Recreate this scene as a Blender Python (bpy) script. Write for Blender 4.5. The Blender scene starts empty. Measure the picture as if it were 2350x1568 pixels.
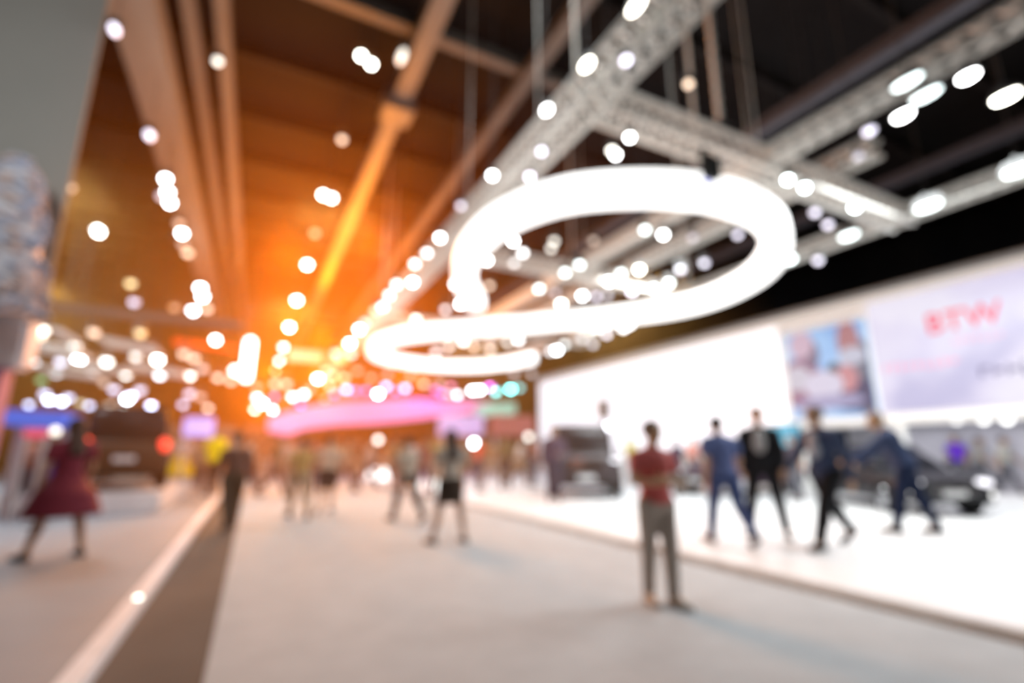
import bpy, bmesh, math, random
from mathutils import Vector, Matrix
random.seed(7)
SC = bpy.context.scene
COL = SC.collection
# ------------------------------------------------------------------ camera
W, H, F, HC, HY, VX = 2350, 1568, 1142.0, 1.35, 1040.0, 580.0
PITCH = math.atan((HY - H / 2) / F)
YAW = math.atan((W / 2 - VX) / math.hypot(F, HY - H / 2))
cd = bpy.data.cameras.new('camera')
cam = bpy.data.objects.new('camera', cd)
COL.objects.link(cam)
cam.location = (0, 0, HC)
cam.rotation_euler = (math.pi / 2 + PITCH, 0, -YAW)
cd.sensor_width = 36
cd.lens = F / W * 36
cd.clip_start = 0.05
cd.clip_end = 300
cd.dof.use_dof = True            # a fast wide lens focused right in front of itself
cd.dof.focus_distance = 0.35
cd.dof.aperture_fstop = 1.62
cd.dof.aperture_blades = 9
cd.dof.aperture_rotation = 0.2
SC.camera = cam
# ------------------------------------------------------------------ world, exposure
w = bpy.data.worlds.new('world')
SC.world = w
w.use_nodes = True
w.node_tree.nodes['Background'].inputs[0].default_value = (0.5, 0.5, 0.6, 1)
w.node_tree.nodes['Background'].inputs[1].default_value = 0.004
SC.view_settings.view_transform = 'Standard'
SC.view_settings.look = 'None'
SC.view_settings.gamma = 1
SC.view_settings.use_curve_mapping = False
SC.view_settings.exposure = 0
cy = SC.cycles
cy.use_denoising = True
cy.adaptive_threshold = 0.03
cy.max_bounces = 4
cy.diffuse_bounces = 2
cy.glossy_bounces = 2
cy.transmission_bounces = 2
cy.volume_bounces = 0
cy.sample_clamp_indirect = 3.0
cy.caustics_reflective = False
cy.caustics_refractive = False


def light(kind, name, loc, energy, color=(1, 1, 1), rot=(0, 0, 0), size=0.3, size_y=None, spot=None, blend=0.6):
    d = bpy.data.lights.new(name, kind)
    d.energy = energy
    d.color = color
    if kind == 'AREA':
        d.size = size
        if size_y:
            d.shape = 'RECTANGLE'
            d.size_y = size_y
    else:
        d.shadow_soft_size = size
    if spot:
        d.spot_size = math.radians(spot)
        d.spot_blend = blend
    o = bpy.data.objects.new(name, d)
    o.location = loc
    o.rotation_euler = rot
    COL.objects.link(o)
    return o


# light thrown down by the rigs over the white stage, the aisle and the left stand
STAGE_LIGHTS = [((9.5, 3.2, 5.9), 420), ((9.0, 9, 5.9), 380), ((12.5, 6, 5.9), 300), ((11, 14, 5.9), 300), ((8, 19, 5.9), 300)]
for i, (l, e) in enumerate(STAGE_LIGHTS):
    light('AREA', 'stage_wash', l, e, (0.94, 0.99, 1.0), size=2.4)
for l, e in (((1.5, 4.5, 8.5), 150), ((1.5, 15, 8.5), 330), ((-4.5, 13, 7.0), 330), ((1.0, 26, 8.5), 450), ((-8, 24, 7.5), 600)):
    light('AREA', 'aisle_wash', l, e, (0.92, 0.98, 1.0) if l[1] < 10 or l[0] < -3 else (1, 0.84, 0.66), size=2.0)
light('AREA', 'recess_fill', (19.6, 5.5, 2.25), 130, (0.96, 0.96, 1), size=3.0, size_y=10)  # added area light that brightens the recess below the screens
light('AREA', 'pink_wash', (9, 30, 5.6), 160, (1, 0.15, 0.75), size=2)


light('SPOT', 'tower_fill', (-3.5, 3.2, 6.0), 900, (1, 0.98, 0.93), rot=(math.radians(86), 0, math.radians(10)), size=0.4, spot=110, blend=0.7)  # added light that brightens the front of the grey tower
for l, e in (((0.8, 16, 5.5), 420), ((1.5, 24, 5.5), 420)):
    light('AREA', 'added_roof_glow', l, e, (1, 0.26, 0.0), rot=(math.pi, 0, 0), size=1.2)  # added orange light that browns the roof to widen the flare glow
# soft area lights turned upward for the roof steelwork
for l, e, c in (((3.5, 6, 6.6), 30, (1, 0.93, 0.85)), ((7.5, 6, 6.6), 30, (1, 0.93, 0.85)), ((-1.5, 12, 6.5), 40, (1, 0.85, 0.7)), ((-2, 22, 6.5), 60, (1, 0.8, 0.6))):
    light('AREA', 'uplight', l, e, c, rot=(math.pi, 0, 0), size=1.5)


def cast(px, py):
    cp, sp, cyw, syw = math.cos(PITCH), math.sin(PITCH), math.cos(YAW), math.sin(YAW)
    fw = Vector((syw * cp, cyw * cp, sp))
    rt = Vector((cyw, -syw, 0))
    up = rt.cross(fw)
    return (fw * F + rt * (px - W / 2) - up * (py - H / 2)).normalized()


C0 = Vector((0, 0, HC))
def atz(px, py, z):
    d = cast(px, py); return C0 + d * ((z - HC) / d.z)
def atx(px, py, x):
    d = cast(px, py); return C0 + d * (x / d.x)
def aty(px, py, y):
    d = cast(px, py); return C0 + d * (y / d.y)


# added haze and added orange lights, together imitating an orange flare glow
HAZE_D, HAZE_G, GLOW_E = 0.012, 0.5, 3500
for px, py, z in ((740, 780, 7.6), (660, 735, 7.6), (845, 725, 7.6), (765, 885, 6.2), (765, 890, 4.6), (610, 850, 6.0), (600, 930, 4.2), (930, 870, 5.4), (730, 850, 5.2), (905, 690, 7.4), (660, 590, 7.4), (850, 560, 7.4)):
    p = atz(px, py, z)
    dist = (p - C0).length
    o = light('SPOT', 'added_glow_light', p, GLOW_E * dist / 40, (1, 0.27, 0.0), size=0.5, spot=120, blend=1.0)
    o.rotation_euler = Vector((-p.x, -p.y, -0.45 * (p.z - HC))).to_track_quat('-Z', 'Y').to_euler()

# ------------------------------------------------------------------ materials
MATS = {}
def mat(name, col, rough=0.6, metal=0.0, noise=0.08, scale=6.0, emit=0.0, ecol=None, coat=0.0, sample=False):
    if name in MATS:
        return MATS[name]
    m = bpy.data.materials.new(name)
    m.use_nodes = True
    nt = m.node_tree
    b = nt.nodes['Principled BSDF']
    b.inputs['Roughness'].default_value = rough
    b.inputs['Metallic'].default_value = metal
    b.inputs['Coat Weight'].default_value = coat
    if max(col) < 0.05 and not coat:
        b.inputs['Specular IOR Level'].default_value = 0.1
    c = tuple(col) + (1,)
    if noise:
        tc = nt.nodes.new('ShaderNodeTexCoord')
        nz = nt.nodes.new('ShaderNodeTexNoise')
        nz.inputs['Scale'].default_value = scale
        rp = nt.nodes.new('ShaderNodeValToRGB')
        rp.color_ramp.elements[0].position = 0.3
        rp.color_ramp.elements[1].position = 0.7
        rp.color_ramp.elements[0].color = tuple(v * (1 - noise) for v in col) + (1,)
        rp.color_ramp.elements[1].color = tuple(min(1, v * (1 + noise)) for v in col) + (1,)
        nt.links.new(tc.outputs['Object'], nz.inputs['Vector'])
        nt.links.new(nz.outputs['Fac'], rp.inputs['Fac'])
        nt.links.new(rp.outputs['Color'], b.inputs['Base Color'])
    else:
        b.inputs['Base Color'].default_value = c
    if emit:
        b.inputs['Emission Color'].default_value = (tuple(ecol) if ecol else tuple(col)) + (1,)
        b.inputs['Emission Strength'].default_value = emit
        if not sample:
            m.cycles.emission_sampling = 'NONE'
    MATS[name] = m
    return m


# ------------------------------------------------------------------ mesh helpers
class MB:
    def __init__(s):
        s.v, s.f = [], []
    def add(s, vs, fs):
        n = len(s.v)
        s.v += [tuple(v) for v in vs]
        s.f += [tuple(i + n for i in f) for f in fs]
        return s
    def box(s, c, d, rz=0.0, bev=0.0):
        cx, cy_, cz = c
        hx, hy, hz = d[0] / 2, d[1] / 2, d[2] / 2
        ca, sa = math.cos(rz), math.sin(rz)
        bm = bmesh.new()
        bmesh.ops.create_cube(bm, size=1)
        for v in bm.verts:
            v.co = Vector((v.co.x * d[0], v.co.y * d[1], v.co.z * d[2]))
        if bev:
            bmesh.ops.bevel(bm, geom=bm.edges[:], offset=min(bev, min(d) * 0.45), segments=2, affect='EDGES')
        vs = [(cx + v.co.x * ca - v.co.y * sa, cy_ + v.co.x * sa + v.co.y * ca, cz + v.co.z) for v in bm.verts]
        fs = [tuple(v.index for v in f.verts) for f in bm.faces]
        bm.free()
        return s.add(vs, fs)
    def tube(s, a, b, r0, r1=None, n=10, caps=True):
        a, b = Vector(a), Vector(b)
        r1 = r0 if r1 is None else r1
        d = (b - a)
        if d.length < 1e-6:
            return s
        d.normalize()
        u = d.orthogonal().normalized(); t = d.cross(u)
        vs = []
        for p, r in ((a, r0), (b, r1)):
            for i in range(n):
                q = 2 * math.pi * i / n
                vs.append(p + (u * math.cos(q) + t * math.sin(q)) * r)
        fs = [(i, (i + 1) % n, n + (i + 1) % n, n + i) for i in range(n)]
        if caps:
            fs += [tuple(range(n))[::-1], tuple(range(n, 2 * n))]
        return s.add(vs, fs)
    def ball(s, c, r, n=12, m=8, rot=None):
        c = Vector(c)
        if isinstance(r, (int, float)):
            r = (r, r, r)
        vs = [Vector((0, 0, r[2]))]
        for j in range(1, m):
            ph = math.pi * j / m
            for i in range(n):
                q = 2 * math.pi * i / n
                vs.append(Vector((r[0] * math.sin(ph) * math.cos(q), r[1] * math.sin(ph) * math.sin(q), r[2] * math.cos(ph))))
        vs.append(Vector((0, 0, -r[2])))
        if rot:
            vs = [rot @ v for v in vs]
        fs = [(0, 1 + i, 1 + (i + 1) % n) for i in range(n)]
        for j in range(m - 2):
            a, b = 1 + j * n, 1 + (j + 1) * n
            fs += [(a + i, b + i, b + (i + 1) % n, a + (i + 1) % n) for i in range(n)]
        L = len(vs) - 1; a = 1 + (m - 2) * n
        fs += [(L, a + (i + 1) % n, a + i) for i in range(n)]
        return s.add([c + v for v in vs], fs)
    def cap(s, a, b, r0, r1=None, n=12):
        r1 = r0 if r1 is None else r1
        s.tube(a, b, r0, r1, n)
        s.ball(a, r0, n, 8); s.ball(b, r1, n, 8)
        return s
    def rings(s, loops, close=True, caps=True):
        n = len(loops[0]); k = len(loops)
        vs = [p for l in loops for p in l]
        fs = []
        for j in range(k - 1):
            for i in range(n if close else n - 1):
                a, b = j * n + i, j * n + (i + 1) % n
                fs.append((a, b, b + n, a + n))
        if caps:
            fs += [tuple(range(n))[::-1], tuple(range((k - 1) * n, k * n))]
        return s.add(vs, fs)
    def mesh(s, name, smooth=False):
        me = bpy.data.meshes.new(name)
        me.from_pydata(s.v, [], s.f)
        me.update()
        bm = bmesh.new(); bm.from_mesh(me)
        bmesh.ops.recalc_face_normals(bm, faces=bm.faces[:])
        bm.to_mesh(me); bm.free()
        if smooth:
            for p in me.polygons:
                p.use_smooth = True
        return me
    def obj(s, name, m, parent=None, smooth=False, loc=None):
        return link(name, s.mesh(name, smooth), m, parent, loc)


def link(name, me, m, parent=None, loc=None):
    o = bpy.data.objects.new(name, me)
    COL.objects.link(o)
    if m is not None:
        if not me.materials:
            me.materials.append(m)
        if me.materials[0] != m:
            o.material_slots[0].link = 'OBJECT'
            o.material_slots[0].material = m
    if parent:
        o.parent = parent
    if loc is not None:
        o.location = loc
    return o


def tag(o, label, cat, group=None, kind=None):
    o['label'] = label
    o['category'] = cat
    if group: o['group'] = group
    if kind: o['kind'] = kind
    return o
def empty(name, loc, rz, label, cat, group=None):
    o = bpy.data.objects.new(name, None)
    o.empty_display_size = 0.2
    COL.objects.link(o)
    o.location = loc
    o.rotation_euler = (0, 0, rz)
    return tag(o, label, cat, group)
def struct(name, mb, m, smooth=False, label=None, parent=None):
    o = mb.obj(name, m, parent, smooth)
    o['kind'] = 'structure'
    if label: o['label'] = label
    return o
ONES = 'zeroth first second third fourth fifth sixth seventh eighth ninth tenth eleventh twelfth thirteenth fourteenth fifteenth sixteenth seventeenth eighteenth nineteenth'.split()
TENS = {2: ('twentieth', 'twenty'), 3: ('thirtieth', 'thirty'), 4: ('fortieth', 'forty'), 5: ('fiftieth', 'fifty'), 6: ('sixtieth', 'sixty')}
def ordinal(n):
    if n < 20: return ONES[n]
    t, u = divmod(n, 10)
    return TENS[t][0] if u == 0 else TENS[t][1] + '-' + ONES[u]

# ------------------------------------------------------------------ the setting
XL, XR, Y0, YB, ZC = -26.0, 26.0, -5.0, 75.0, 11.2
m_conc = mat('concrete_floor', (0.085, 0.077, 0.07), 0.9, noise=0.1, scale=1.5)
m_dark = mat('dark_roof', (0.009, 0.007, 0.0065), 0.8, noise=0.2)  # slight brown of the orange glow put into the roof colour
m_steel = mat('roof_steel', (0.13, 0.125, 0.115), 0.5, noise=0.06)
m_alu = mat('truss_aluminium', (0.88, 0.86, 0.80), 0.5, 0.0, noise=0.05)
struct('floor', MB().box(((XL + XR) / 2, (Y0 + YB) / 2, -0.1), (XR - XL, YB - Y0, 0.2)), m_conc)
def deck():
    mb = MB()
    mb.box(((XL + XR) / 2, (Y0 + YB) / 2, ZC + 0.1), (XR - XL, YB - Y0, 0.2))
    return mb
struct('ceiling', deck(), m_dark)
struct('wall_back', MB().box((0, YB + 0.1, ZC / 2), (XR - XL, 0.2, ZC)), mat('back_wall', (0.05, 0.035, 0.03), 0.8))
struct('wall_left', MB().box((XL - 0.1, (Y0 + YB) / 2, ZC / 2), (0.2, YB - Y0, ZC)), mat('left_wall', (0.03, 0.025, 0.025), 0.8))
struct('wall_front', MB().box((0, Y0 - 0.1, ZC / 2), (XR - XL, 0.2, ZC)), mat('front_wall', (0.03, 0.03, 0.03), 0.8))
struct('wall_right', MB().box((XR + 0.1, (Y0 + YB) / 2, ZC / 2), (0.2, YB - Y0, ZC)), mat('right_wall', (0.008, 0.009, 0.012), 0.8))
# black drape in front of the right wall
loops = []
for z in (0.02, 3, 6, ZC - 0.4):
    loops.append([(XR - 1.2 + 0.22 * math.sin(y * 1.15) + 0.06 * math.sin(y * 3.1), y, z) for y in [Y0 + 0.5 + i * 0.25 for i in range(int((YB - Y0 - 1) / 0.25))]])
cur = MB().rings(loops, close=False, caps=False).obj('black_curtain', mat('black_drape', (0.010, 0.013, 0.017), 0.75), smooth=True)
cur.modifiers.new('thick', 'SOLIDIFY').thickness = 0.02
tag(cur, 'black pleated curtain hanging along the right wall above the white display wall', 'curtain')

# floor coverings and stands
m_carpet = mat('aisle_carpet', (0.425, 0.46, 0.485), 0.95, noise=0.05, scale=3)
tag(MB().box(((-0.13 + 5.02) / 2, 33, 0.006), (5.15, 74, 0.012)).obj('aisle_carpet', m_carpet), 'light grey carpet laid down the aisle between the two stands', 'carpet')
PZ = 0.10
rp_ = MB().box((14.6, 24.5, PZ / 2), (19.0, 57, PZ), bev=0.01).obj('stage_floor', mat('stage_white', (0.9, 0.9, 0.9), 0.35, noise=0.01))
tag(rp_, 'glossy white raised stage floor to the right of the aisle', 'platform')
MB().box((5.09, 24.5, PZ / 2 - 0.006), (0.03, 57, PZ - 0.012)).obj('edge_trim', mat('edge_grey', (0.8, 0.82, 0.8), 0.6), rp_)['label'] = 'grey side face of the stage'
m_lp = mat('left_stand_floor', (0.27, 0.305, 0.345), 0.6, noise=0.04, scale=2)
lp_ = MB().box((-10.4, 24.5, PZ / 2), (19.2, 57, PZ)).obj('stand_floor', m_lp)
tag(lp_, 'pale grey raised stand floor on the left of the aisle', 'platform')
MB().box((-0.79, 24.5, PZ / 2 + 0.004), (0.13, 57, PZ + 0.006), bev=0.004).obj('edge_trim', mat('edge_white', (0.85, 0.86, 0.9), 0.4), lp_)['label'] = 'white metal edge strip'
# a small floor light on the left edge strip
p = atz(316, 1378, PZ)
fl = MB().tube((0, 0, 0), (0, 0, 0.012), 0.035, n=14).obj('floor_light', mat('floor_light_ring', (0.7, 0.7, 0.7), 0.3, 0.8), loc=(p.x, p.y, PZ + 0.007))
MB().ball((0, 0, 0.012), (0.028, 0.028, 0.012)).obj('lens', mat('floor_light_lens', (1, 1, 0.95), 0.3, emit=7.0, ecol=(0.95, 1, 0.85)), fl)
tag(fl, 'small round light glowing on the white edge strip of the left stand', 'floor light')


# ------------------------------------------------------------------ trusses and beams
def truss(name, a, b, s, label, group=None, r=0.034, step=0.26):
    a, b = Vector(a), Vector(b)
    d = (b - a).normalized()
    t = d.cross(Vector((0, 0, 1))).normalized() * s / 2
    u = Vector((0, 0, s / 2))
    root = empty(name, a, 0, label, 'truss', group)
    cs = [t + u, -t + u, -t - u, t - u]
    L = (b - a)
    for c in cs:
        MB().tube(c, c + L, r, n=8).obj('chord', m_alu, root, True)
    mb = MB()
    n = max(1, int(L.length / step))
    for i in range(n):
        p0, p1 = d * (i * L.length / n), d * ((i + 1) * L.length / n)
        for k in range(4):
            c0, c1 = cs[k], cs[(k + 1) % 4]
            mb.tube(p0 + c0, p1 + c1, r * 0.5, n=6)
            mb.tube(p0 + c1, p1 + c0, r * 0.5, n=6)
    mb.obj('lattice', m_alu, root)
    return root
ZT = 6.0
G = 'aluminium trusses of the lighting grid over the stage'
truss('box_truss', (3.5, 1.2, ZT), (3.5, 34, ZT), 0.40, 'long aluminium box truss running down the aisle past the left end of the ring light', G)
truss('box_truss', (3.72, 4.72, ZT), (11.3, 4.72, ZT), 0.36, 'near cross truss passing over the front of the big ring light', G)
truss('box_truss', (7.02, 0.9, ZT + .05), (7.02, 18, ZT + .05), 0.24, 'box truss running away over the middle of the ring light', G)
truss('box_truss', (8.94, 3.9, ZT + .45), (8.94, 20, ZT + .45), 0.30, 'short box truss with its free end pointing at the camera right of the ring light', G)
truss('box_truss', (11.1, 1.4, ZT), (11.1, 22, ZT), 0.26, 'outermost box truss nearest to the black curtain', G)
truss('box_truss', (3.72, 10.3, ZT), (12.2, 10.3, ZT), 0.32, 'second cross truss seen through the opening of the ring light', G)
truss('box_truss', (3.72, 17.2, ZT), (12.2, 17.2, ZT), 0.32, 'third cross truss above the back of the ring light', G)


def beam(name, a, b, wd, ht, label, m, group='roof beams'):
    a, b = Vector(a), Vector(b)
    L = (b - a).length
    o = MB().box((0, L / 2, 0), (wd, L, ht), bev=0.02).obj(name, m)
    o.location = a
    o.rotation_euler = (0, 0, math.atan2(b.y - a.y, b.x - a.x) - math.pi / 2)
    return tag(o, label, 'beam', group)
ZR = 10.0
m_duct = mat('duct_metal', (0.16, 0.155, 0.145), 0.6, noise=0.04)
m_beam2 = mat('dim_steel', (0.10, 0.09, 0.08), 0.6, noise=0.06)
beam('air_duct', (-2.93, 5, ZR), (-2.93, 70, ZR), 0.85, 0.6, 'wide grey air duct running down the roof left of the aisle', m_duct, None)
beam('roof_beam', (-1.45, 5, ZR + .2), (-1.45, 70, ZR + .2), 0.28, 0.3, 'thin dim roof beam between the air duct and the aisle', m_beam2)
beam('roof_beam', (-2.1, 5, ZR + .5), (-2.1, 70, ZR + .5), 0.3, 0.3, 'dark roof beam tucked beside the wide air duct', m_beam2)
beam('roof_beam', (2.4, 5, ZR), (2.4, 70, ZR), 0.42, 0.4, 'pale roof beam over the middle of the aisle with a round lamp on it', m_steel)
beam('roof_beam', (4.95, 5, ZR + .1), (4.95, 60, ZR + .1), 0.34, 0.3, 'brownish roof beam right of the pale aisle beam', m_beam2)
beam('roof_beam', (6.3, 6, ZR + .1), (6.3, 60, ZR + .1), 0.30, 0.3, 'faint roof beam above the long box truss', m_beam2)
beam('roof_beam', (-1.2, 9.0, ZR + .35), (13, 9.0, ZR + .35), 0.30, 0.3, 'near cross beam of the roof over the aisle', m_beam2)
beam('roof_beam', (9.9, 1.0, ZR - 1.2), (9.9, 30, ZR - 1.2), 0.3, 0.3, 'dark grey roof beam over the right part of the stage', mat('grey_beam', (0.07, 0.07, 0.085), 0.6), 'roof beams')
beam('roof_beam', (16.5, 2.0, ZR - .6), (16.5, 40, ZR - .6), 0.3, 0.3, 'dark slender roof beam far above the display wall', mat('grey_beam', (0.1, 0.1, 0.12)), 'roof beams')
m_purl = mat('purlin', (0.016, 0.013, 0.012), 0.7)
for i in range(22):
    y = 4.5 + i * 2.6
    tag(MB().box((0, y, ZC - 0.17), (XR - XL - 2, 0.16, 0.26)).obj('purlin', m_purl), 'dark roof purlin crossing the hall, %s from the front' % ordinal(i + 1), 'purlin', 'dark purlins under the roof')
# joint collar on the aisle roof beam
jp = atz(905, 245, ZR - 0.1)
tag(MB().box((2.4, jp.y, ZR - 0.1), (0.75, 0.8, 0.55), bev=0.05).obj('beam_joint', m_steel), 'square joint collar round the pale aisle roof beam', 'joint')


# hoists
def hoist(x, y, z0, r, label, block=True):
    root = empty('chain_hoist', (x, y, z0), 0, label, 'hoist', 'chains holding the truss grid')
    mb = MB()
    L = ZC - z0
    n = int(L / 0.12)
    for i in range(n):
        z = i * L / n
        mb.ball((0, 0, z + 0.06), (r if i % 2 else r * 0.6, r * 0.6 if i % 2 else r, 0.075), 8, 6)
    mb.obj('chain', m_alu, root, True)
    if block:
        MB().box((0, 0, 0.16), (0.3, 0.26, 0.36), bev=0.04).obj('motor', mat('hoist_motor', (0.10, 0.10, 0.10), 0.5), root)
    return root
p = atz(1675, 335, ZT); hoist(p.x, 4.72, ZT + .12, 0.065, 'thick pale chain rising from the near cross truss corner')
p = atz(1594, 275, ZT + .5); hoist(p.x, p.y, ZT + .1, 0.04, 'thin pale chain just left of the thick one, with a round lamp on it', False)
p = atz(1325, 190, ZT + .1); hoist(3.5, 4.9, ZT + .2, 0.035, 'faint chain above the long aisle truss', False)
hoist(7.02, 10.3, ZT + .2, 0.035, 'distant chain above the opening of the ring light')
hoist(11.1, 10.3, ZT + .2, 0.035, 'chain above the outermost truss')


# ------------------------------------------------------------------ the ring light
def catmull(pts, k=8):
    out = []
    n = len(pts)
    for i in range(n - 1):
        p0, p1, p2, p3 = pts[max(0, i - 1)], pts[i], pts[i + 1], pts[min(n - 1, i + 2)]
        for j in range(k):
            t = j / k
            out.append(0.5 * ((2 * p1) + (p2 - p0) * t + (2 * p0 - 5 * p1 + 4 * p2 - p3) * t * t + (3 * p1 - p0 - 3 * p2 + p3) * t ** 3))
    out.append(pts[-1])
    return out
RZ = 4.6
RING_PTS = [(4.06, 9.75), (3.28, 8.45), (2.86, 7.1), (2.84, 5.95), (3.22, 5.0), (3.9, 4.42), (4.72, 4.08), (5.55, 4.02), (6.4, 4.25), (7.3, 4.85),
            (8.05, 5.8), (8.42, 6.95), (8.32, 8.0), (7.75, 9.0), (6.7, 10.15), (5.45, 11.4), (4.15, 12.7), (3.3, 14.0), (3.1, 15.4), (3.35, 16.6), (4.2, 17.5),
            (5.8, 17.95), (7.2, 17.45), (8.1, 16.1), (8.35, 14.9)]
rp = catmull([Vector((x, y, RZ)) for x, y in RING_PTS], 7)
RW, RH = 0.41, 0.41
sec = []
for i in range(16):
    a = 2 * math.pi * i / 16
    c, s_ = math.cos(a), math.sin(a)
    sec.append((math.copysign(abs(c) ** 0.5, c) * RW / 2, math.copysign(abs(s_) ** 0.5, s_) * RH / 2))
loops = []
for i, p in enumerate(rp):
    d = (rp[min(i + 1, len(rp) - 1)] - rp[max(i - 1, 0)]).normalized()
    t = d.cross(Vector((0, 0, 1)))
    loops.append([p + t * a + Vector((0, 0, b)) for a, b in sec])
ring_root = empty('ring_light', (rp[0].x, rp[0].y, RZ), 0, 'huge glowing white S-shaped ring light hanging under the truss grid', 'ceiling light')
o = MB().rings([[q - Vector((rp[0].x, rp[0].y, RZ)) for q in l] for l in loops]).obj('glowing_band', mat('ring_glow', (1, 1, 1), 0.5, emit=1.9, ecol=(1, 0.995, 0.97), sample=True, noise=0), ring_root, True)
for i in range(12, len(rp) - 4, 14):
    p = rp[i] - Vector((rp[0].x, rp[0].y, RZ))
    MB().tube((p.x, p.y, RH / 2), (p.x, p.y, ZC - RZ), 0.008, n=6).obj('hanging_cable', m_alu, ring_root)
# small faint marks on the inner and outer face of the band
def ring_mark(px, py, wd, ht, m, txt=None):
    q = aty(px, py, 4.0)
    best = min(range(2, len(rp) - 2), key=lambda i: (rp[i] - atz(px, py, RZ)).length)
    p = rp[best]; d = (rp[best + 1] - rp[best - 1]).normalized(); t = d.cross(Vector((0, 0, 1)))
    if t.dot(C0 - p) < 0: t = -t
    c = p + t * (RW / 2 + 0.004)
    ang = math.atan2(d.y, d.x)
    z = RZ + 0.02
    if txt:
        cu = bpy.data.curves.new('mark_text', 'FONT'); cu.body = txt; cu.size = ht * 1.4; cu.align_x = 'CENTER'; cu.align_y = 'CENTER'; cu.extrude = 0.002
        o = bpy.data.objects.new('mark', cu); COL.objects.link(o)
        cu.materials.append(m)
        o.parent = ring_root
        o.location = Vector((c.x, c.y, z)) - ring_root.location
        nrm = t
        o.rotation_euler = (math.pi / 2, 0, math.atan2(nrm.y, nrm.x) + math.pi / 2)
    else:
        MB().box((0, 0, 0), (wd, 0.01, ht), bev=0.003).obj('mark', m, ring_root, loc=Vector((c.x, c.y, z)) - ring_root.location).rotation_euler = (0, 0, ang)
m_blue = mat('mark_blue', (0.25, 0.3, 0.95), 0.5, emit=0.5, ecol=(0.15, 0.2, 1.0))
ring_mark(1508, 437, 0.14, 0.05, m_blue); ring_mark(1590, 442, 0.12, 0.035, m_blue); ring_mark(1622, 430, 0.04, 0.13, m_blue); ring_mark(1655, 448, 0.16, 0.07, m_blue)
ring_mark(1708, 466, 0.05, 0.14, mat('mark_orange', (0.9, 0.3, 0.1), 0.5, emit=0.7, ecol=(1, 0.3, 0.1)))
bp = aty(1632, 385, 3.75)
cl = MB().box((0, 0, 0), (0.24, 0.14, 0.30), bev=0.03).box((0, 0.1, 0.2), (0.06, 0.06, 0.25)).obj('bracket', mat('bracket_black', (0.03, 0.03, 0.03), 0.5), ring_root)
cl.location = bp - ring_root.location
cl['label'] = 'black hanging bracket'

# ------------------------------------------------------------------ spotlights
PAL = {'w': (1, 1, 1), 'y': (1, 0.97, 0.85), 'l': (0.84, 0.80, 1.0), 'c': (0.85, 1, 1), 'p': (1, 0.72, 0.5), 'm': (1, 0.12, 0.8), 'k': (1, 0.15, 0.45), 't': (0.15, 0.95, 0.85), 'g': (0.25, 0.8, 0.25), 'o': (1, 0.4, 0.05), 'Y': (1, 0.8, 0.35), 'n': (0.9, 0.55, 1.0), 'b': (0.35, 0.45, 1)}
BR = {3: 3.6, 2: 1.15, 1: 0.42, 0: 0.15}
m_house = mat('lamp_housing', (0.05, 0.05, 0.05), 0.5)
m_house2 = mat('lamp_housing_pale', (0.55, 0.53, 0.52), 0.5)
LAMPM = {}
def lens_mesh(cache={}):
    return cache
def lampmat(c, T):
    key = (c, round(math.log(T) / 0.35))
    if key not in LAMPM:
        LAMPM[key] = mat('lamp_glow_%s_%d' % (c, len(LAMPM)), (1, 1, 1), 0.4, noise=0, emit=math.exp(key[1] * 0.35), ecol=PAL[c])
    return LAMPM[key]
ball_me = MB().ball((0, 0, 0), 0.5, 14, 10).mesh('lens', True)
ball_me.materials.append(m_house)
hs = MB().tube((0, 0, 0.12), (0, 0, 1.15), 0.62, 0.42, 14).tube((0, 0, 1.15), (0, 0, 1.35), 0.25, 0.12, 10)
hs_me = hs.mesh('housing', False); hs_me.materials.append(m_house)
yk = MB().box((0.7, 0, 0.95), (0.08, 0.2, 1.1)).box((-0.7, 0, 0.95), (0.08, 0.2, 1.1)).box((0, 0, 1.5), (1.48, 0.2, 0.08))
yk_me = yk.mesh('yoke'); yk_me.materials.append(m_house)
def lamp(p, ci, br, label, group, top, el=0.0, k=0.0115):
    """p lens centre, el = length along Y of a linear head"""
    dist = (p - C0).length
    s = max(0.09, min(0.36, k * dist))
    root = empty('spotlight', p, 0, label, 'spotlight', group)
    sy = 1 + el / s
    spx = s * F / dist
    area = (spx ** 2) * max(1, 1 + 0.6 * el / s)
    T = BR[br] * (36 ** 2 + (el / s) * spx * 25) / area
    h = link('housing', hs_me, m_house, root); h.scale = (s, s * sy, s)
    l = link('lens', ball_me, lampmat(ci, T), root); l.scale = (s, s * sy, s)
    y = link('yoke', yk_me, m_house, root); y.scale = (s, s, s)
    if top < ZC and not any(abs(p.x - tx) < 0.24 and ty0 < p.y < ty1 or (tx is None and 0) for tx, ty0, ty1 in TRUSS_Y) and not any(abs(p.y - ty) < 0.22 and 3.7 < p.x < 11.2 for ty in (4.72, 10.3, 17.2)):
        top = ZC
    z1 = top - p.z
    if z1 > 1.5 * s + 0.02:
        MB().tube((0, 0, 1.5 * s), (0, 0, z1), 0.008, n=6).obj('rod', m_house, root)
    return root
TRUSS_Y = ((3.5, 1.2, 34), (7.02, 0.9, 18), (11.1, 1.4, 22))
def lamps(group, fmt, z, top, pts, k=0.0115, sort='near', depth=None):
    L = []
    for t in pts:
        px, py, br, c = t[:4]
        el = t[4] if len(t) > 4 else 0
        p = aty(px, py, depth) if depth else atz(px, py, z)
        L.append((px, py, br, c, el, p))
    L.sort(key=(lambda q: (q[5] - C0).length) if sort == 'near' else (lambda q: q[0]))
    for i, (px, py, br, c, el, p) in enumerate(L):
        lamp(p, c, br, fmt % ordinal(i + 1), group, top, el, k)
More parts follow.
